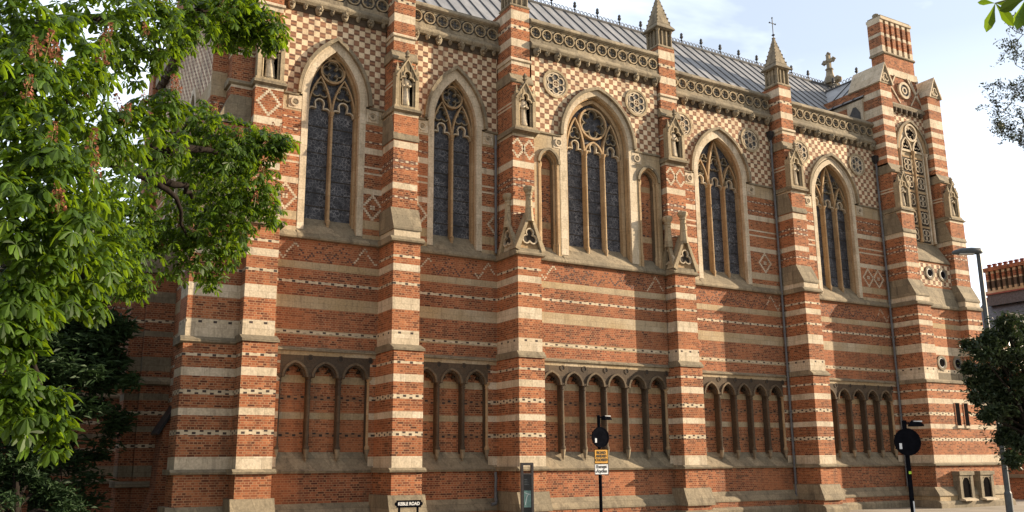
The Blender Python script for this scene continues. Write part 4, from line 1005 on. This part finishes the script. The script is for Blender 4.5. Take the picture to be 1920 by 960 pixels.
while yy > -.5:
    m.box(CX-.42, CX-.24, yy-.09, yy+.09, 12.6, 12.8, 'T'); m.box(CX-.42, CX-.24, yy-.09, yy+.09, 12.8, 13.25, 'K'); m.box(CX-.42, CX-.24, yy-.09, yy+.09, 13.25, 13.35, 'T'); m.box(CX-.42, CX-.24, yy-.09, yy+.09, 13.35, 13.72, 'b'); m.box(CX-.42, CX-.24, yy-.09, yy+.09, 13.72, 13.9, 'T')
    m.lathe(CX, yy, [(.13,14.1),(.12,14.3),(.15,14.34),(.15,14.4)], 6, 'r'); yy -= .36
m.box(CX-.52, CX+.46, -.65, 4.08, 13.88, 14.12, 'b')
m.build('chimney_stack', rf2)

# ------------------------------------------------------------------ street furniture
FM = {'k': simple('black_paint', (0.006, 0.0065, 0.009), 0.8, spec=0.0), 'g': simple('grey_green_steel', (0.062, 0.072, 0.078), 0.5), 'y': simple('amber_plate', (0.50, 0.25, 0.02), 0.6, vary=.12),
      'w': simple('white_plate', (0.62, 0.65, 0.68), 0.45, vary=.1), 't': simple('black_lettering', (0.012,)*3, 0.6), 'W': simple('white_lettering', (0.8,)*3, 0.5, vary=.05),
      'c': simple('teal_poster', (0.12, 0.22, 0.21), 0.35), 'd': simple('dark_screen', (0.012, 0.013, 0.014), 0.2), 'l': simple('lamp_lens', (0.5, 0.5, 0.48), 0.25),
      'f': simple('brown_steel', (0.05, 0.043, 0.042), 0.45), 'b': simple('lime_sticker', (0.45, 0.7, 0.05), 0.5)}
def text(body, size, parent, loc, key, rotz=0.0, sx=1.0, offset=0.0):
    cu = bpy.data.curves.new('lettering', 'FONT'); cu.body = body; cu.size = size; cu.align_x = 'CENTER'; cu.align_y = 'CENTER'; cu.extrude = .002; cu.offset = offset; cu.space_line = 0.95
    t = bpy.data.objects.new('tmp_text', cu); COL.objects.link(t)
    dg = bpy.context.evaluated_depsgraph_get(); me = bpy.data.meshes.new_from_object(t.evaluated_get(dg)); bpy.data.objects.remove(t)
    me.materials.clear(); me.materials.append(FM[key])
    o = bpy.data.objects.new('lettering', me); COL.objects.link(o); o.parent = parent; o.location = loc; o.rotation_euler = (math.pi/2, 0, rotz); o.scale = (sx, 1, 1)
    return o
def ray_at(px, py, w):
    d = F_ + R_*((px-960)/FPX) - U_*((py-480)/FPX)
    return CAM + d*w
def sign_post(p, label, rotz, H, zc, r_disc, plates):
    t = thing('sign_post', label, 'sign post', (p[0], p[1], 0), group='black round sign posts in front of the chapel', world=False); t.rotation_euler = (0, 0, rotz)
    m = MB(); m.lathe(0, 0, [(.05,-.02),(.05,H),(.0,H+.02)], 12, 'k'); m.lathe(0, 0, [(.075,0),(.075,.05),(.05,.06)], 12, 'k'); m.build('pole', t, FM)
    m = MB(); m.xz(arc(0, zc, r_disc, 0, 360, 40)[:-1], -.085, -.075, 'k'); m.ribbon(arc(0, zc, r_disc-.01, 0, 360, 40)[:-1], .03, -.092, -.06, 'k', True)
    m.box(-r_disc*.95, r_disc*.95, -.075, -.05, zc-.16, zc-.13, 'k'); m.box(-r_disc*.95, r_disc*.95, -.075, -.05, zc+.13, zc+.16, 'k')
    m.box(-.205, -.145, -.0955, -.0855, zc-.16, zc-.03, 'w'); m.build('round_sign', t, FM)
    m = MB(); m.tube([(0,0,H-.06),(.10,-.05,H-.05)], .022, 8, 'k')
    m.loft([[(x, -.06+dy*sc, H-.13+dz*sc) for dy, dz in ((-.10,0),(-.09,.09),(0,.13),(.09,.09),(.10,0))] for x, sc in ((.08,.5),(.14,1.0),(.34,.95),(.42,.4))], 'k')
    m.loft([[(x, -.06+dy, H-.03+dz) for dy, dz in ((-.05,0),(-.04,.03),(.04,.03),(.05,0))] for x in (.18, .38)], 'l'); m.build('sign_lamp', t, FM)
    return t
p1 = ray_at(1125.5, 900, 27.7)
s1 = sign_post(p1, 'black sign post carrying a yellow road ahead closed plate below its round sign', -0.05, 3.62, 2.96, .305, True)
zt = 2.60
m = MB(); m.box(-.245, .245, -.10, -.085, 2.175, zt, 'y'); m.ribbon([(-.24,2.18),(.24,2.18),(.24,zt-.005),(-.24,zt-.005)], .018, -.104, -.084, 'k', True); pl = m.build('closure_plate', s1, FM)
for wd, zz in (('ROAD', 2.50), ('AHEAD', 2.395), ('CLOSED', 2.285)): text(wd, .115, pl, (0, -.106, zz), 't', offset=.003)
m = MB(); m.box(-.245, .245, -.10, -.085, 1.85, 2.168, 'w'); m.ribbon([(-.24,1.855),(.24,1.855),(.24,2.163),(-.24,2.163)], .016, -.104, -.084, 'k', True)
m.ribbon([(-.21,1.945),(-.185,1.915),(-.13,2.01)], .02, -.107, -.101, 't'); pl = m.build('cycles_plate', s1, FM)
text('Except', .135, pl, (0.0, -.106, 2.085), 't', offset=.003); text('cycles', .135, pl, (0.03, -.106, 1.955), 't', offset=.003)
p2 = ray_at(1704, 880, 21.0)
s2 = sign_post(p2, 'black sign post with a blank round sign and small lamp, in front of the drainpipe', -0.5, 3.10, 2.62, .305, False)
m = MB(); m.box(-.03, .03, -.053, -.049, 1.9, 1.96, 'b'); m.box(.0, .03, -.053, -.049, 1.05, 1.3, 'w'); m.build('sticker', s2, FM)
# street lamp
pL = ray_at(1862, 700, 26.0); hL = ray_at(1837, 486, 26.2)
lamp = thing('street_lamp', 'tall grey green street lamp rising behind the dark tree at right', 'street lamp', (pL.x, pL.y, 0), world=False)
HL = 8.15
m = MB(); m.lathe(0, 0, [(.10,-.02),(.10,1.3),(.075,1.35),(.062,HL-.1),(.05,HL)], 14, 'g'); m.build('pole', lamp, FM)
m = MB(); dv = Vector((-R_.x, -R_.y, 0)).normalized(); sv = Vector((-dv.y, dv.x, 0))
rings = []
for t_, w_, h_, dz in ((-.12,.05,.05,-.02),(-.05,.10,.10,0),(.2,.13,.11,.0),(.5,.12,.10,-.01),(.72,.08,.06,-.04),(.78,.02,.02,-.05)):
    cpt = dv*t_+Vector((0, 0, HL+.03+dz)); rings.append([cpt+sv*(w_*math.cos(a))+Vector((0, 0, h_*math.sin(a))) for a in [2*math.pi*q/12 for q in range(12)]])
m.loft(rings, 'g'); head = m.build('lamp_head', lamp, FM, smooth=True)
m = MB(); m.loft([[dv*t_+sv*(.09*math.cos(a))+Vector((0, 0, HL-.06+.03*math.sin(a))) for a in [2*math.pi*q/10 for q in range(10)]] for t_ in (.15, .58)], 'l'); m.build('lens', head, FM)
# information pillar and street name
pT = ray_at(988, 900, 28.3)
tot = thing('information_pillar', 'slim dark steel framed information pillar with open top and teal poster', 'information pillar', (pT.x, pT.y, 0), world=False); tot.rotation_euler = (0, 0, -.25)
m = MB(); m.box(-.20,-.13,-.06,.06,0,2.22,'f'); m.box(.13,.20,-.06,.06,0,2.22,'f'); m.box(-.13,.13,-.06,.06,2.14,2.22,'f'); m.box(-.13,.13,-.06,.06,1.86,1.90,'f'); m.build('frame', tot, FM)
m = MB(); m.box(-.129,.129,-.04,.04,0,1.859,'d'); pn = m.build('panel', tot, FM)
m = MB(); m.box(-.115,.115,-.046,-.041,.88,1.38,'c'); m.ribbon([(-.08,.95),(-.02,1.2),(.05,1.3)], .012, -.049, -.046, 'w'); m.ribbon([(-.10,1.32),(.1,1.25)], .01, -.049, -.046, 'w'); m.build('poster', pn, FM)
m = MB()
for q in range(4): m.box(-.10, .06-.02*q, -.046, -.041, 1.55+.05*q, 1.57+.05*q, 'g')
m.build('lettering', pn, FM)
m = MB(); m.box(-.06,-.03,-.046,-.041,.42,.5,'W'); m.box(.0,.012,-.046,-.041,.42,.5,'W'); m.build('symbol', pn, FM)
pK = ray_at(766, 950, 28.6)
kb = thing('street_name_sign', 'low black street name plate with white KEBLE ROAD lettering', 'street sign', (pK.x, pK.y, 0), world=False); kb.rotation_euler = (0, 0, -.12)
m = MB(); m.box(-.40,.40,-.03,-.01,.88,1.10,'k'); m.ribbon([(-.385,.895),(.385,.895),(.385,1.085),(-.385,1.085)], .015, -.035, -.028, 'k', True)
for sx in (-.4, .4): m.xz(arc(sx, .99, .06, 0, 360, 12)[:-1], -.029, -.011, 'k')
pl = m.build('name_plate', kb, FM); text('KEBLE ROAD', .135, pl, (0, -.034, .99), 'W', sx=.90, offset=.004)
for sx in (-.30, .30):
    m = MB(); m.box(sx-.03, sx+.03, -.01, .04, -.02, 1.08, 'k'); m.build('post', kb, FM)

# ------------------------------------------------------------------ trees
def leafmat(name, col, trans, tfac=0.45, rough=0.45, hue=0.25):
    m = bpy.data.materials.new(name); m.use_nodes = True; t = m.node_tree; t.nodes.clear()
    g = N(t, 'ShaderNodeNewGeometry')
    rnd = g.outputs['Random Per Island']
    c1 = MIX(t, rnd, tuple(c*(1-hue) for c in col), (col[0]*(1+hue*1.6), col[1]*(1+hue), col[2]*(1+hue*.5)))
    c2 = MIX(t, rnd, tuple(c*(1-hue) for c in trans), tuple(c*(1+hue) for c in trans))
    b = N(t, 'ShaderNodeBsdfPrincipled', {'Base Color': c1, 'Roughness': rough, 'Specular IOR Level': 0.2})
    tr = N(t, 'ShaderNodeBsdfTranslucent', {0: c2})
    mx = N(t, 'ShaderNodeMixShader', {0: tfac, 1: b.outputs[0], 2: tr.outputs[0]})
    N(t, 'ShaderNodeOutputMaterial', {0: mx.outputs[0]}); return m
def barkmat(name, col):
    m, t, b = newmat(name); p, x, y, z = wpos(t)
    mps = N(t, 'ShaderNodeMapping', {0: p, 'Scale': (6, 6, 1.2)}).outputs[0]; n = noise(t, mps, 3, 5, .65)
    t.links.new(MIX(t, 1.0, col, grey(t, n, .5, 1.4), 'MULTIPLY'), b.inputs['Base Color']); b.inputs['Roughness'].default_value = .95; b.inputs['Specular IOR Level'].default_value = .08; bump(t, b, n, .6, .03); return m
TM = {'l': leafmat('chestnut_leaf', (0.026, 0.064, 0.007), (0.19, 0.30, 0.010), 0.33, 0.5, 0.6), 'b': barkmat('dark_bark', (0.017, 0.0135, 0.011)), 'y': leafmat('yew_needle', (0.020, 0.045, 0.016), (0.03, 0.06, 0.015), .15, .6),
      'h': leafmat('holly_leaf', (0.028, 0.045, 0.022), (0.05, 0.08, 0.02), .12, .35), 's': leafmat('sparse_leaf', (0.05, 0.06, 0.05), (0.08, 0.1, 0.05), .25), 'f': leafmat('chestnut_blossom', (0.27, 0.115, 0.075), (0.3, 0.14, 0.08), .3, .7), 't': leafmat('green_twig', (0.12, 0.13, 0.04), (.1, .1, .03), .05)}
RN = random.Random(5)
def leaflet(mb, base, d, nrm, L, wd, droop, k):
    d = d.normalized(); s = d.cross(nrm).normalized(); n = s.cross(d).normalized()
    prof = ((0, .02), (.28, .42), (.58, 1.0), (.82, .72), (1.0, .02))
    i0 = len(mb.v); p = base.copy(); dd = d.copy()
    prev = 0
    for t, w in prof:
        p = p+dd*(t-prev)*L; prev = t
        dd = (dd+Vector((0, 0, -droop*.30))).normalized()
        hw = wd*w*.5
        mb.v += [tuple(p+s*hw-n*(hw*.35)), tuple(p+n*(hw*.25)*0), tuple(p-s*hw-n*(hw*.35))]
    for j in range(len(prof)-1):
        a = i0+3*j; mb.f += [(a, a+3, a+4, a+1), (a+1, a+4, a+5, a+2)]; mb.m += [k, k]
def palm_leaf(mb, hub, axis, size, k, n=None):
    n = n or RN.choice((5, 5, 6, 7)); a = axis.normalized()
    e = a.cross(Vector((0, 0, 1)));  e = e.normalized() if e.length > .1 else Vector((1, 0, 0))
    g = a.cross(e)
    ph = RN.uniform(0, 6.28)
    for q in range(n):
        t = ph+2*math.pi*q/n+RN.uniform(-.15, .15)
        rdir = (e*math.cos(t)+g*math.sin(t))+a*RN.uniform(.0, .35)
        dr = RN.uniform(.8, 1.9)
        L = size*RN.uniform(.75, 1.1)*(1-.25*abs(math.sin(t/2)))
        leaflet(mb, hub, rdir, a, L, L*.42, dr, k)
# crown clumps: picture x, y, radius in photo pixels at depth w (metres), number of leaves
CL = [(40,40,75,9,110),(120,95,80,9.5,120),(30,140,70,8.5,110),(200,40,80,12,150),(290,60,70,13,170),(250,110,55,13,90),(360,35,60,14,150),(430,30,55,14.5,150),(470,20,45,15,100),(500,55,38,15,90),(440,60,38,15,80),
      (100,190,80,9,120),(40,250,80,8.2,120),(170,240,70,10,100),(240,245,55,10.5,80),(290,215,42,11,55),(320,190,28,11,25),(170,150,45,10,40),(90,330,85,8,130),(30,400,80,7.6,120),(150,340,70,9,90),
      (235,330,62,13.5,80),(310,270,50,15,80),(370,230,45,16,110),(370,285,60,16.4,110),(430,270,60,16.5,190),(490,275,42,17,130),(525,270,24,17,60),(425,330,66,16.5,170),(480,350,48,17,150),(500,395,32,17,80),(350,400,70,16.8,90),(280,400,70,16,80),(440,410,50,16.5,130),(380,450,58,16.5,150),(430,470,35,17,60),(320,475,55,16.2,85),(395,520,26,17,45),(250,470,55,14.5,70),
      (110,430,75,8,110),(60,490,75,7.8,110),(160,490,58,8.6,80),(30,570,62,7.6,90),(100,560,52,8.2,70),(172,570,28,8.6,26),(20,650,48,7.6,50),(50,620,40,7.7,40),(40,720,45,7.5,45),(90,740,30,7.7,24),(60,790,40,7.6,36),(108,800,26,7.7,18),(100,835,22,7.7,12),(20,770,40,7.4,34)]
CL += [(345,330,60,18.2,120),(400,380,60,18.4,130),(340,420,60,18,110),(430,300,45,18.4,80),(300,310,45,17.5,70),(225,395,62,15,150),(190,440,55,12,110),(245,520,45,15,90),(205,500,50,13,90),(150,400,50,10,70),(265,440,50,16,90),(225,470,40,15,70)]
lf = MB(); spots = []
for (px, py, rp, w, n) in CL:
    c = ray_at(px, py, w); R = rp*w/FPX
    n = int(n*(0.85 if w > 12 else 0.8))
    for q in range(n):
        v = Vector((RN.gauss(0, 1), RN.gauss(0, 1), RN.gauss(0, 1))).normalized()*R*(RN.random()**.30)
        v = v + F_*RN.uniform(-1, 1)*R*.7
        hub = c+v
        ax = (Vector((RN.gauss(0, .5), RN.gauss(0, .5), 1.0))+v.normalized()*.7).normalized()
        palm_leaf(lf, hub, ax, RN.uniform(.13, .215) if w > 12 else RN.uniform(.13, .215), 'l')
    if len(spots) < 90:
        for q in range(2 if RN.random() < .6 else 1):
            v = Vector((RN.gauss(0, 1), RN.gauss(0, 1)-.8, RN.gauss(0, .7)+.5)).normalized()*R*.92
            spots.append(c+v)
T0 = ray_at(-420, 700, 12.5)
chest = thing('chestnut_tree', 'large leafy horse chestnut with pink flower spikes overhanging from the left', 'tree', (T0.x, T0.y, 0))
m = MB()
m.tube([(T0.x,T0.y,-.1),(T0.x+.05,T0.y,1.2),(T0.x+.1,T0.y+.05,2.8),(T0.x+.2,T0.y+.1,5.0),(T0.x+.1,T0.y+.2,8.0),(T0.x+.2,T0.y+.3,11)], [.62,.5,.45,.38,.26,.1], 12, 'b'); m.build('trunk', chest, TM, smooth=True)
def limb(pts, r0, r1):
    m = MB(); P = []
    for i in range(len(pts)-1):
        for t in (0, .33, .66): P.append(pts[i].lerp(pts[i+1], t)+Vector((RN.uniform(-.04, .04), RN.uniform(-.04, .04), RN.uniform(-.04, .04)))*(1 if i or t else 0))
    P.append(pts[-1]); n = len(P)
    m.tube(P, [r0+(r1-r0)*i/(n-1) for i in range(n)], 8, 'b'); m.build('limb', chest, TM, smooth=True)
J1 = Vector((T0.x+.15, T0.y+.1, 3.6)); J2 = Vector((T0.x+.2, T0.y+.1, 5.2)); J3 = Vector((T0.x+.1, T0.y+.2, 7.4))
limb([J1, ray_at(60, 300, 13), ray_at(200, 300, 14), ray_at(300, 285, 15), ray_at(370, 275, 15.6), ray_at(440, 300, 16.2)], .20, .03)
limb([ray_at(200, 300, 14), ray_at(280, 330, 15), ray_at(345, 350, 15.6), ray_at(360, 372, 15.8)], .11, .03)
limb([ray_at(280, 330, 15), ray_at(330, 375, 15.3), ray_at(350, 440, 16)], .06, .02)
limb([ray_at(280, 287, 14.8), ray_at(310, 250, 15), ray_at(350, 235, 15.6)], .07, .02)
limb([J1, ray_at(20, 180, 11), ray_at(110, 200, 10.6), ray_at(170, 150, 10.5)], .10, .02)
limb([J2, ray_at(-40, 120, 12), ray_at(90, 40, 12), ray_at(250, 30, 13), ray_at(420, 20, 14.5)], .16, .03)
limb([J1, ray_at(-40, 450, 9), ray_at(40, 500, 8.2), ray_at(60, 640, 7.8), ray_at(75, 740, 7.7), ray_at(90, 790, 7.7)], .08, .012)
limb([J1, ray_at(-60, 330, 9.5), ray_at(60, 380, 8.4), ray_at(120, 470, 8.3), ray_at(165, 540, 8.5)], .07, .012)
limb([J3, ray_at(-100, 20, 13), ray_at(100, -60, 12.5), ray_at(330, -40, 13.6)], .14, .03)
lf.build('foliage', chest, TM)
fl = MB(); r2 = random.Random(9)
fl.tube([(0,0,-.05),(.01,0,.12),(0,.01,.28)], [.006,.005,.003], 5, 't')
for q in range(64):
    z = r2.uniform(.02, .30); r = .065*(1-z/.34)+.008; a = r2.uniform(0, 6.28); c = Vector((r*math.cos(a), r*math.sin(a), z)); s = r2.uniform(.010, .019)
    d1 = Vector((r2.gauss(0, 1), r2.gauss(0, 1), r2.gauss(0, 1))).normalized(); d2 = d1.cross(Vector((0, 0, 1))).normalized()
    fl.poly([c+d1*s*1.5, c+d2*s, c-d1*s*1.5, c-d2*s], 'f')
fo = fl.build('flower_spike', chest, TM); fo.location = spots[0]-chest.location
for p in spots[1:56]:
    o = fo.copy(); COL.objects.link(o); o.parent = chest; o.location = p-chest.location; o.rotation_euler = (RN.uniform(-.35, .35), RN.uniform(-.35, .35), RN.uniform(0, 6)); s = RN.uniform(.55, .95); o.scale = (s, s, s)
# sprig of the neighbouring chestnut at the top right corner
P0 = ray_at(1960, -120, 6.0); P1 = ray_at(1866, 6, 6.1)
sp = thing('chestnut_branch', 'few big hanging chestnut leaves at the top right corner against the sky', 'branch', tuple(P0))
m = MB(); Q = ray_at(1925, -20, 6.0); m.tube([P0, ray_at(1945, -60, 6.0), Q, ray_at(1895, -2, 6.05), P1], [.02, .014, .01, .006, .004], 6, 't'); m.build('twig', sp, TM)
m = MB(); dn = -U_
for (dx, dy, L, c0) in ((-.35, 1, .205, P1), (.75, .85, .20, P1), (1.0, .05, .14, P1), (-.7, -.1, .12, P1)): leaflet(m, c0, R_*dx-U_*dy, -F_-R_*.8-U_*.3, L, L*.34, .15, 'l')
c2 = ray_at(1925, -5, 5.9)
for (dx, dy, L) in ((-.35, 1, .22), (.2, 1, .26), (-.9, .35, .2), (.9, .5, .2), (-.05, 1, .2)): leaflet(m, c2, R_*dx-U_*dy, -F_-R_*.9-U_*.3, L, L*.40, .15, 'l')
m.build('leaves', sp, TM)

def spray_cloud(mb, c, R3, n, size, k, rr, flat=.5, aspect=.35):
    for q in range(n):
        v = Vector((rr.gauss(0, 1), rr.gauss(0, 1), rr.gauss(0, 1))).normalized()*(rr.random()**.4)
        p = Vector((c.x+v.x*R3[0], c.y+v.y*R3[1], c.z+v.z*R3[2]))
        d = Vector((rr.gauss(0, 1), rr.gauss(0, 1), rr.gauss(0, flat))).normalized()
        nrm = Vector((rr.gauss(0, .6), rr.gauss(0, .6), 1)); s = d.cross(nrm).normalized(); L = size*rr.uniform(.6, 1.3); w = L*aspect
        up = s.cross(d)*(L*.12)
        mb.poly([p, p+d*L*.5+s*w*.5+up, p+d*L, p+d*L*.5-s*w*.5+up], k)
def bush(name, label, cat, base, clumps, key, size, n, trunk_h, aspect=.35, flat=.5, seed=1, sub=7, sq=.6):
    rr = random.Random(seed); t = thing(name, label, cat, (base.x, base.y, 0))
    m = MB(); m.tube([(base.x,base.y,-.1),(base.x+.05,base.y,trunk_h*.5),(base.x,base.y+.1,trunk_h)], [.22,.17,.05], 9, 'b')
    for (c, R) in clumps:
        m.tube([(base.x, base.y, trunk_h*rr.uniform(.25, .6)), Vector((base.x, base.y, trunk_h*.7)).lerp(c, .5), c], [.06, .04, .012], 6, 'b')
    m.build('trunk', t, TM)
    m = MB()
    for (c, R) in clumps:
        for q in range(sub):
            v = Vector((rr.gauss(0, 1), rr.gauss(0, 1), rr.gauss(0, 1))).normalized()*R*rr.uniform(.3, .95)
            cc = c+v; r = R*rr.uniform(.28, .5); spray_cloud(m, cc, (r, r, r*sq), n, size, key, rr, flat, aspect)
    if sub > 10:                                              # loose outer leaves break the outline
        for (c, R) in clumps: spray_cloud(m, c, (R*2.1, R*2.1, R*1.7), 130, size, key, rr, flat, aspect)
    m.build('foliage', t, TM); return t
yc = Vector((2.0, 2.2, 0)); rr = random.Random(3); cl_ = []
for q in range(26):
    z = rr.uniform(1.5, 8.6); r = 2.3*(1-abs(z-4.2)/6.5); a = rr.uniform(0, 6.28)
    cl_.append((Vector((yc.x+r*math.cos(a)*.9, yc.y+r*math.sin(a)*.9, z)), 1.25))
ob = Vector((-6.5, -3.0, 0)); oc = []
for q in range(48):
    a = rr.uniform(0, 6.28); r = rr.uniform(0, 4.6); oc.append((Vector((ob.x+r*math.cos(a), ob.y+r*math.sin(a)*1.5, rr.uniform(2, 15))), 1.9))
bush('unseen_shade_tree', 'tall dense unseen tree added left of the view to keep sky light off the college wing', 'tree', ob, oc, 'h', .6, 70, 11.0, .6, .6, 14)  # unseen tree, added to block sky light from the wing and west side
bush('yew_tree', 'dense dark green yew in shade beneath the chestnut, beside the chapel corner', 'tree', yc, cl_, 'y', .30, 150, 7.5, .30, .35, 4)
for (bx, by, lab, sd, rw) in ((1.3, -1.2, 'low black green evergreen shrub at the bottom left before the dark wing', 8, 1.5),):
    bb = Vector((bx, by, 0)); cl_ = []; rr = random.Random(sd)
    for q in range(12): a = rr.uniform(0, 6.28); cl_.append((Vector((bx+rw*math.cos(a)*.8, by+rw*math.sin(a)*.8, rr.uniform(.4, 2.2))), .85))
    bush('evergreen_shrub', lab, 'shrub', bb, cl_, 'y', .2, 130, 1.8, .35, .5, sd)
# dark evergreen at the right
hc = ray_at(1960, 740, 22); hb = Vector((hc.x, hc.y, 0)); cl_ = []
for (px, py, rp) in ((1900,640,30),(1870,660,26),(1930,660,34),(1875,700,36),(1915,720,44),(1850,730,22),(1900,780,36),(1945,700,50),(1950,790,50),(1870,770,20),(1912,830,20),(1885,610,16),(1840,665,16),(1820,650,12),(1832,745,12),(1850,780,12),(1990,740,70),(1815,690,8),(1935,845,16),(1845,700,22),(1865,740,26),(1885,820,24),(1900,860,14),(1825,720,9),(1862,630,18),(1920,610,24),(1895,750,40),(1930,760,44),(1850,640,12)):
    cl_.append((ray_at(px, py, 22+RN.uniform(-.8, .8)), rp*22/FPX))
bush('holly_tree', 'dark glossy evergreen holly in front of the lamp at the right edge', 'tree', hb, cl_, 'h', .12, 70, 3.6, .42, .8, 12, 16, .4)
# thin almost bare tree at the far right
tb = ray_at(2150, 700, 24); tt = thing('thin_tree', 'thin almost bare tree whose twigs reach in at the upper right', 'tree', (tb.x, tb.y, 0))
tm = MB(); tlf = MB(); rr = random.Random(21)
tm.tube([(tb.x,tb.y,-.1),(tb.x+.1,tb.y,4),(tb.x-.1,tb.y+.1,8),(tb.x,tb.y,13)], [.25,.2,.14,.03], 8, 'b')
def twig(p, d, L, r, depth):
    q = [p]; dd = d.normalized()
    for i in range(4):
        dd = (dd+Vector((rr.gauss(0, .16), rr.gauss(0, .16), rr.gauss(0, .16)))).normalized(); q.append(q[-1]+dd*L/4)
    tm.tube(q, [r, r*.85, r*.7, r*.5, r*.3], 5, 'b')
    if depth <= 1:
        for i in range(1, 5): spray_cloud(tlf, q[i], (.09, .09, .09), 3 if depth == 0 else 1, .085, 's', rr, 1, .45)
    if depth > 0:
        for i in range(1, 5):
            for k in range(2): twig(q[i], (dd+Vector((rr.gauss(0, .6), rr.gauss(0, .6), rr.gauss(0, .5)))), L*rr.uniform(.4, .6), r*.5, depth-1)
for (ax, ay, bx, by) in ((2150,330,1885,237),(2120,150,1895,165),(2120,260,1893,212),(2100,200,1905,120),(2080,80,1918,62),(2120,300,1908,262)):
    a = ray_at(ax, ay, 24); b_ = ray_at(bx, by, 23.5); j = Vector((tb.x, tb.y, a.z-1.2)); tm.tube([j, a], [.06, .035], 6, 'b')
    L = (b_-a).length; d = (b_-a).normalized(); q = [a.lerp(b_, i/6)+Vector((0, 0, .12*math.sin(i))) for i in range(7)]
    tm.tube(q, [.035, .03, .026, .02, .016, .012, .007], 6, 'b')
    for i in range(2, 7):
        for k in range(2): twig(q[i], d+Vector((rr.gauss(0, .5), rr.gauss(0, .5), rr.gauss(0, .4))), rr.uniform(.4, .75), .010, 1)
tm.build('trunk', tt, TM); tlf.build('foliage', tt, TM)
for o in S.objects:
    if 'world_parts' in o: del o['world_parts']
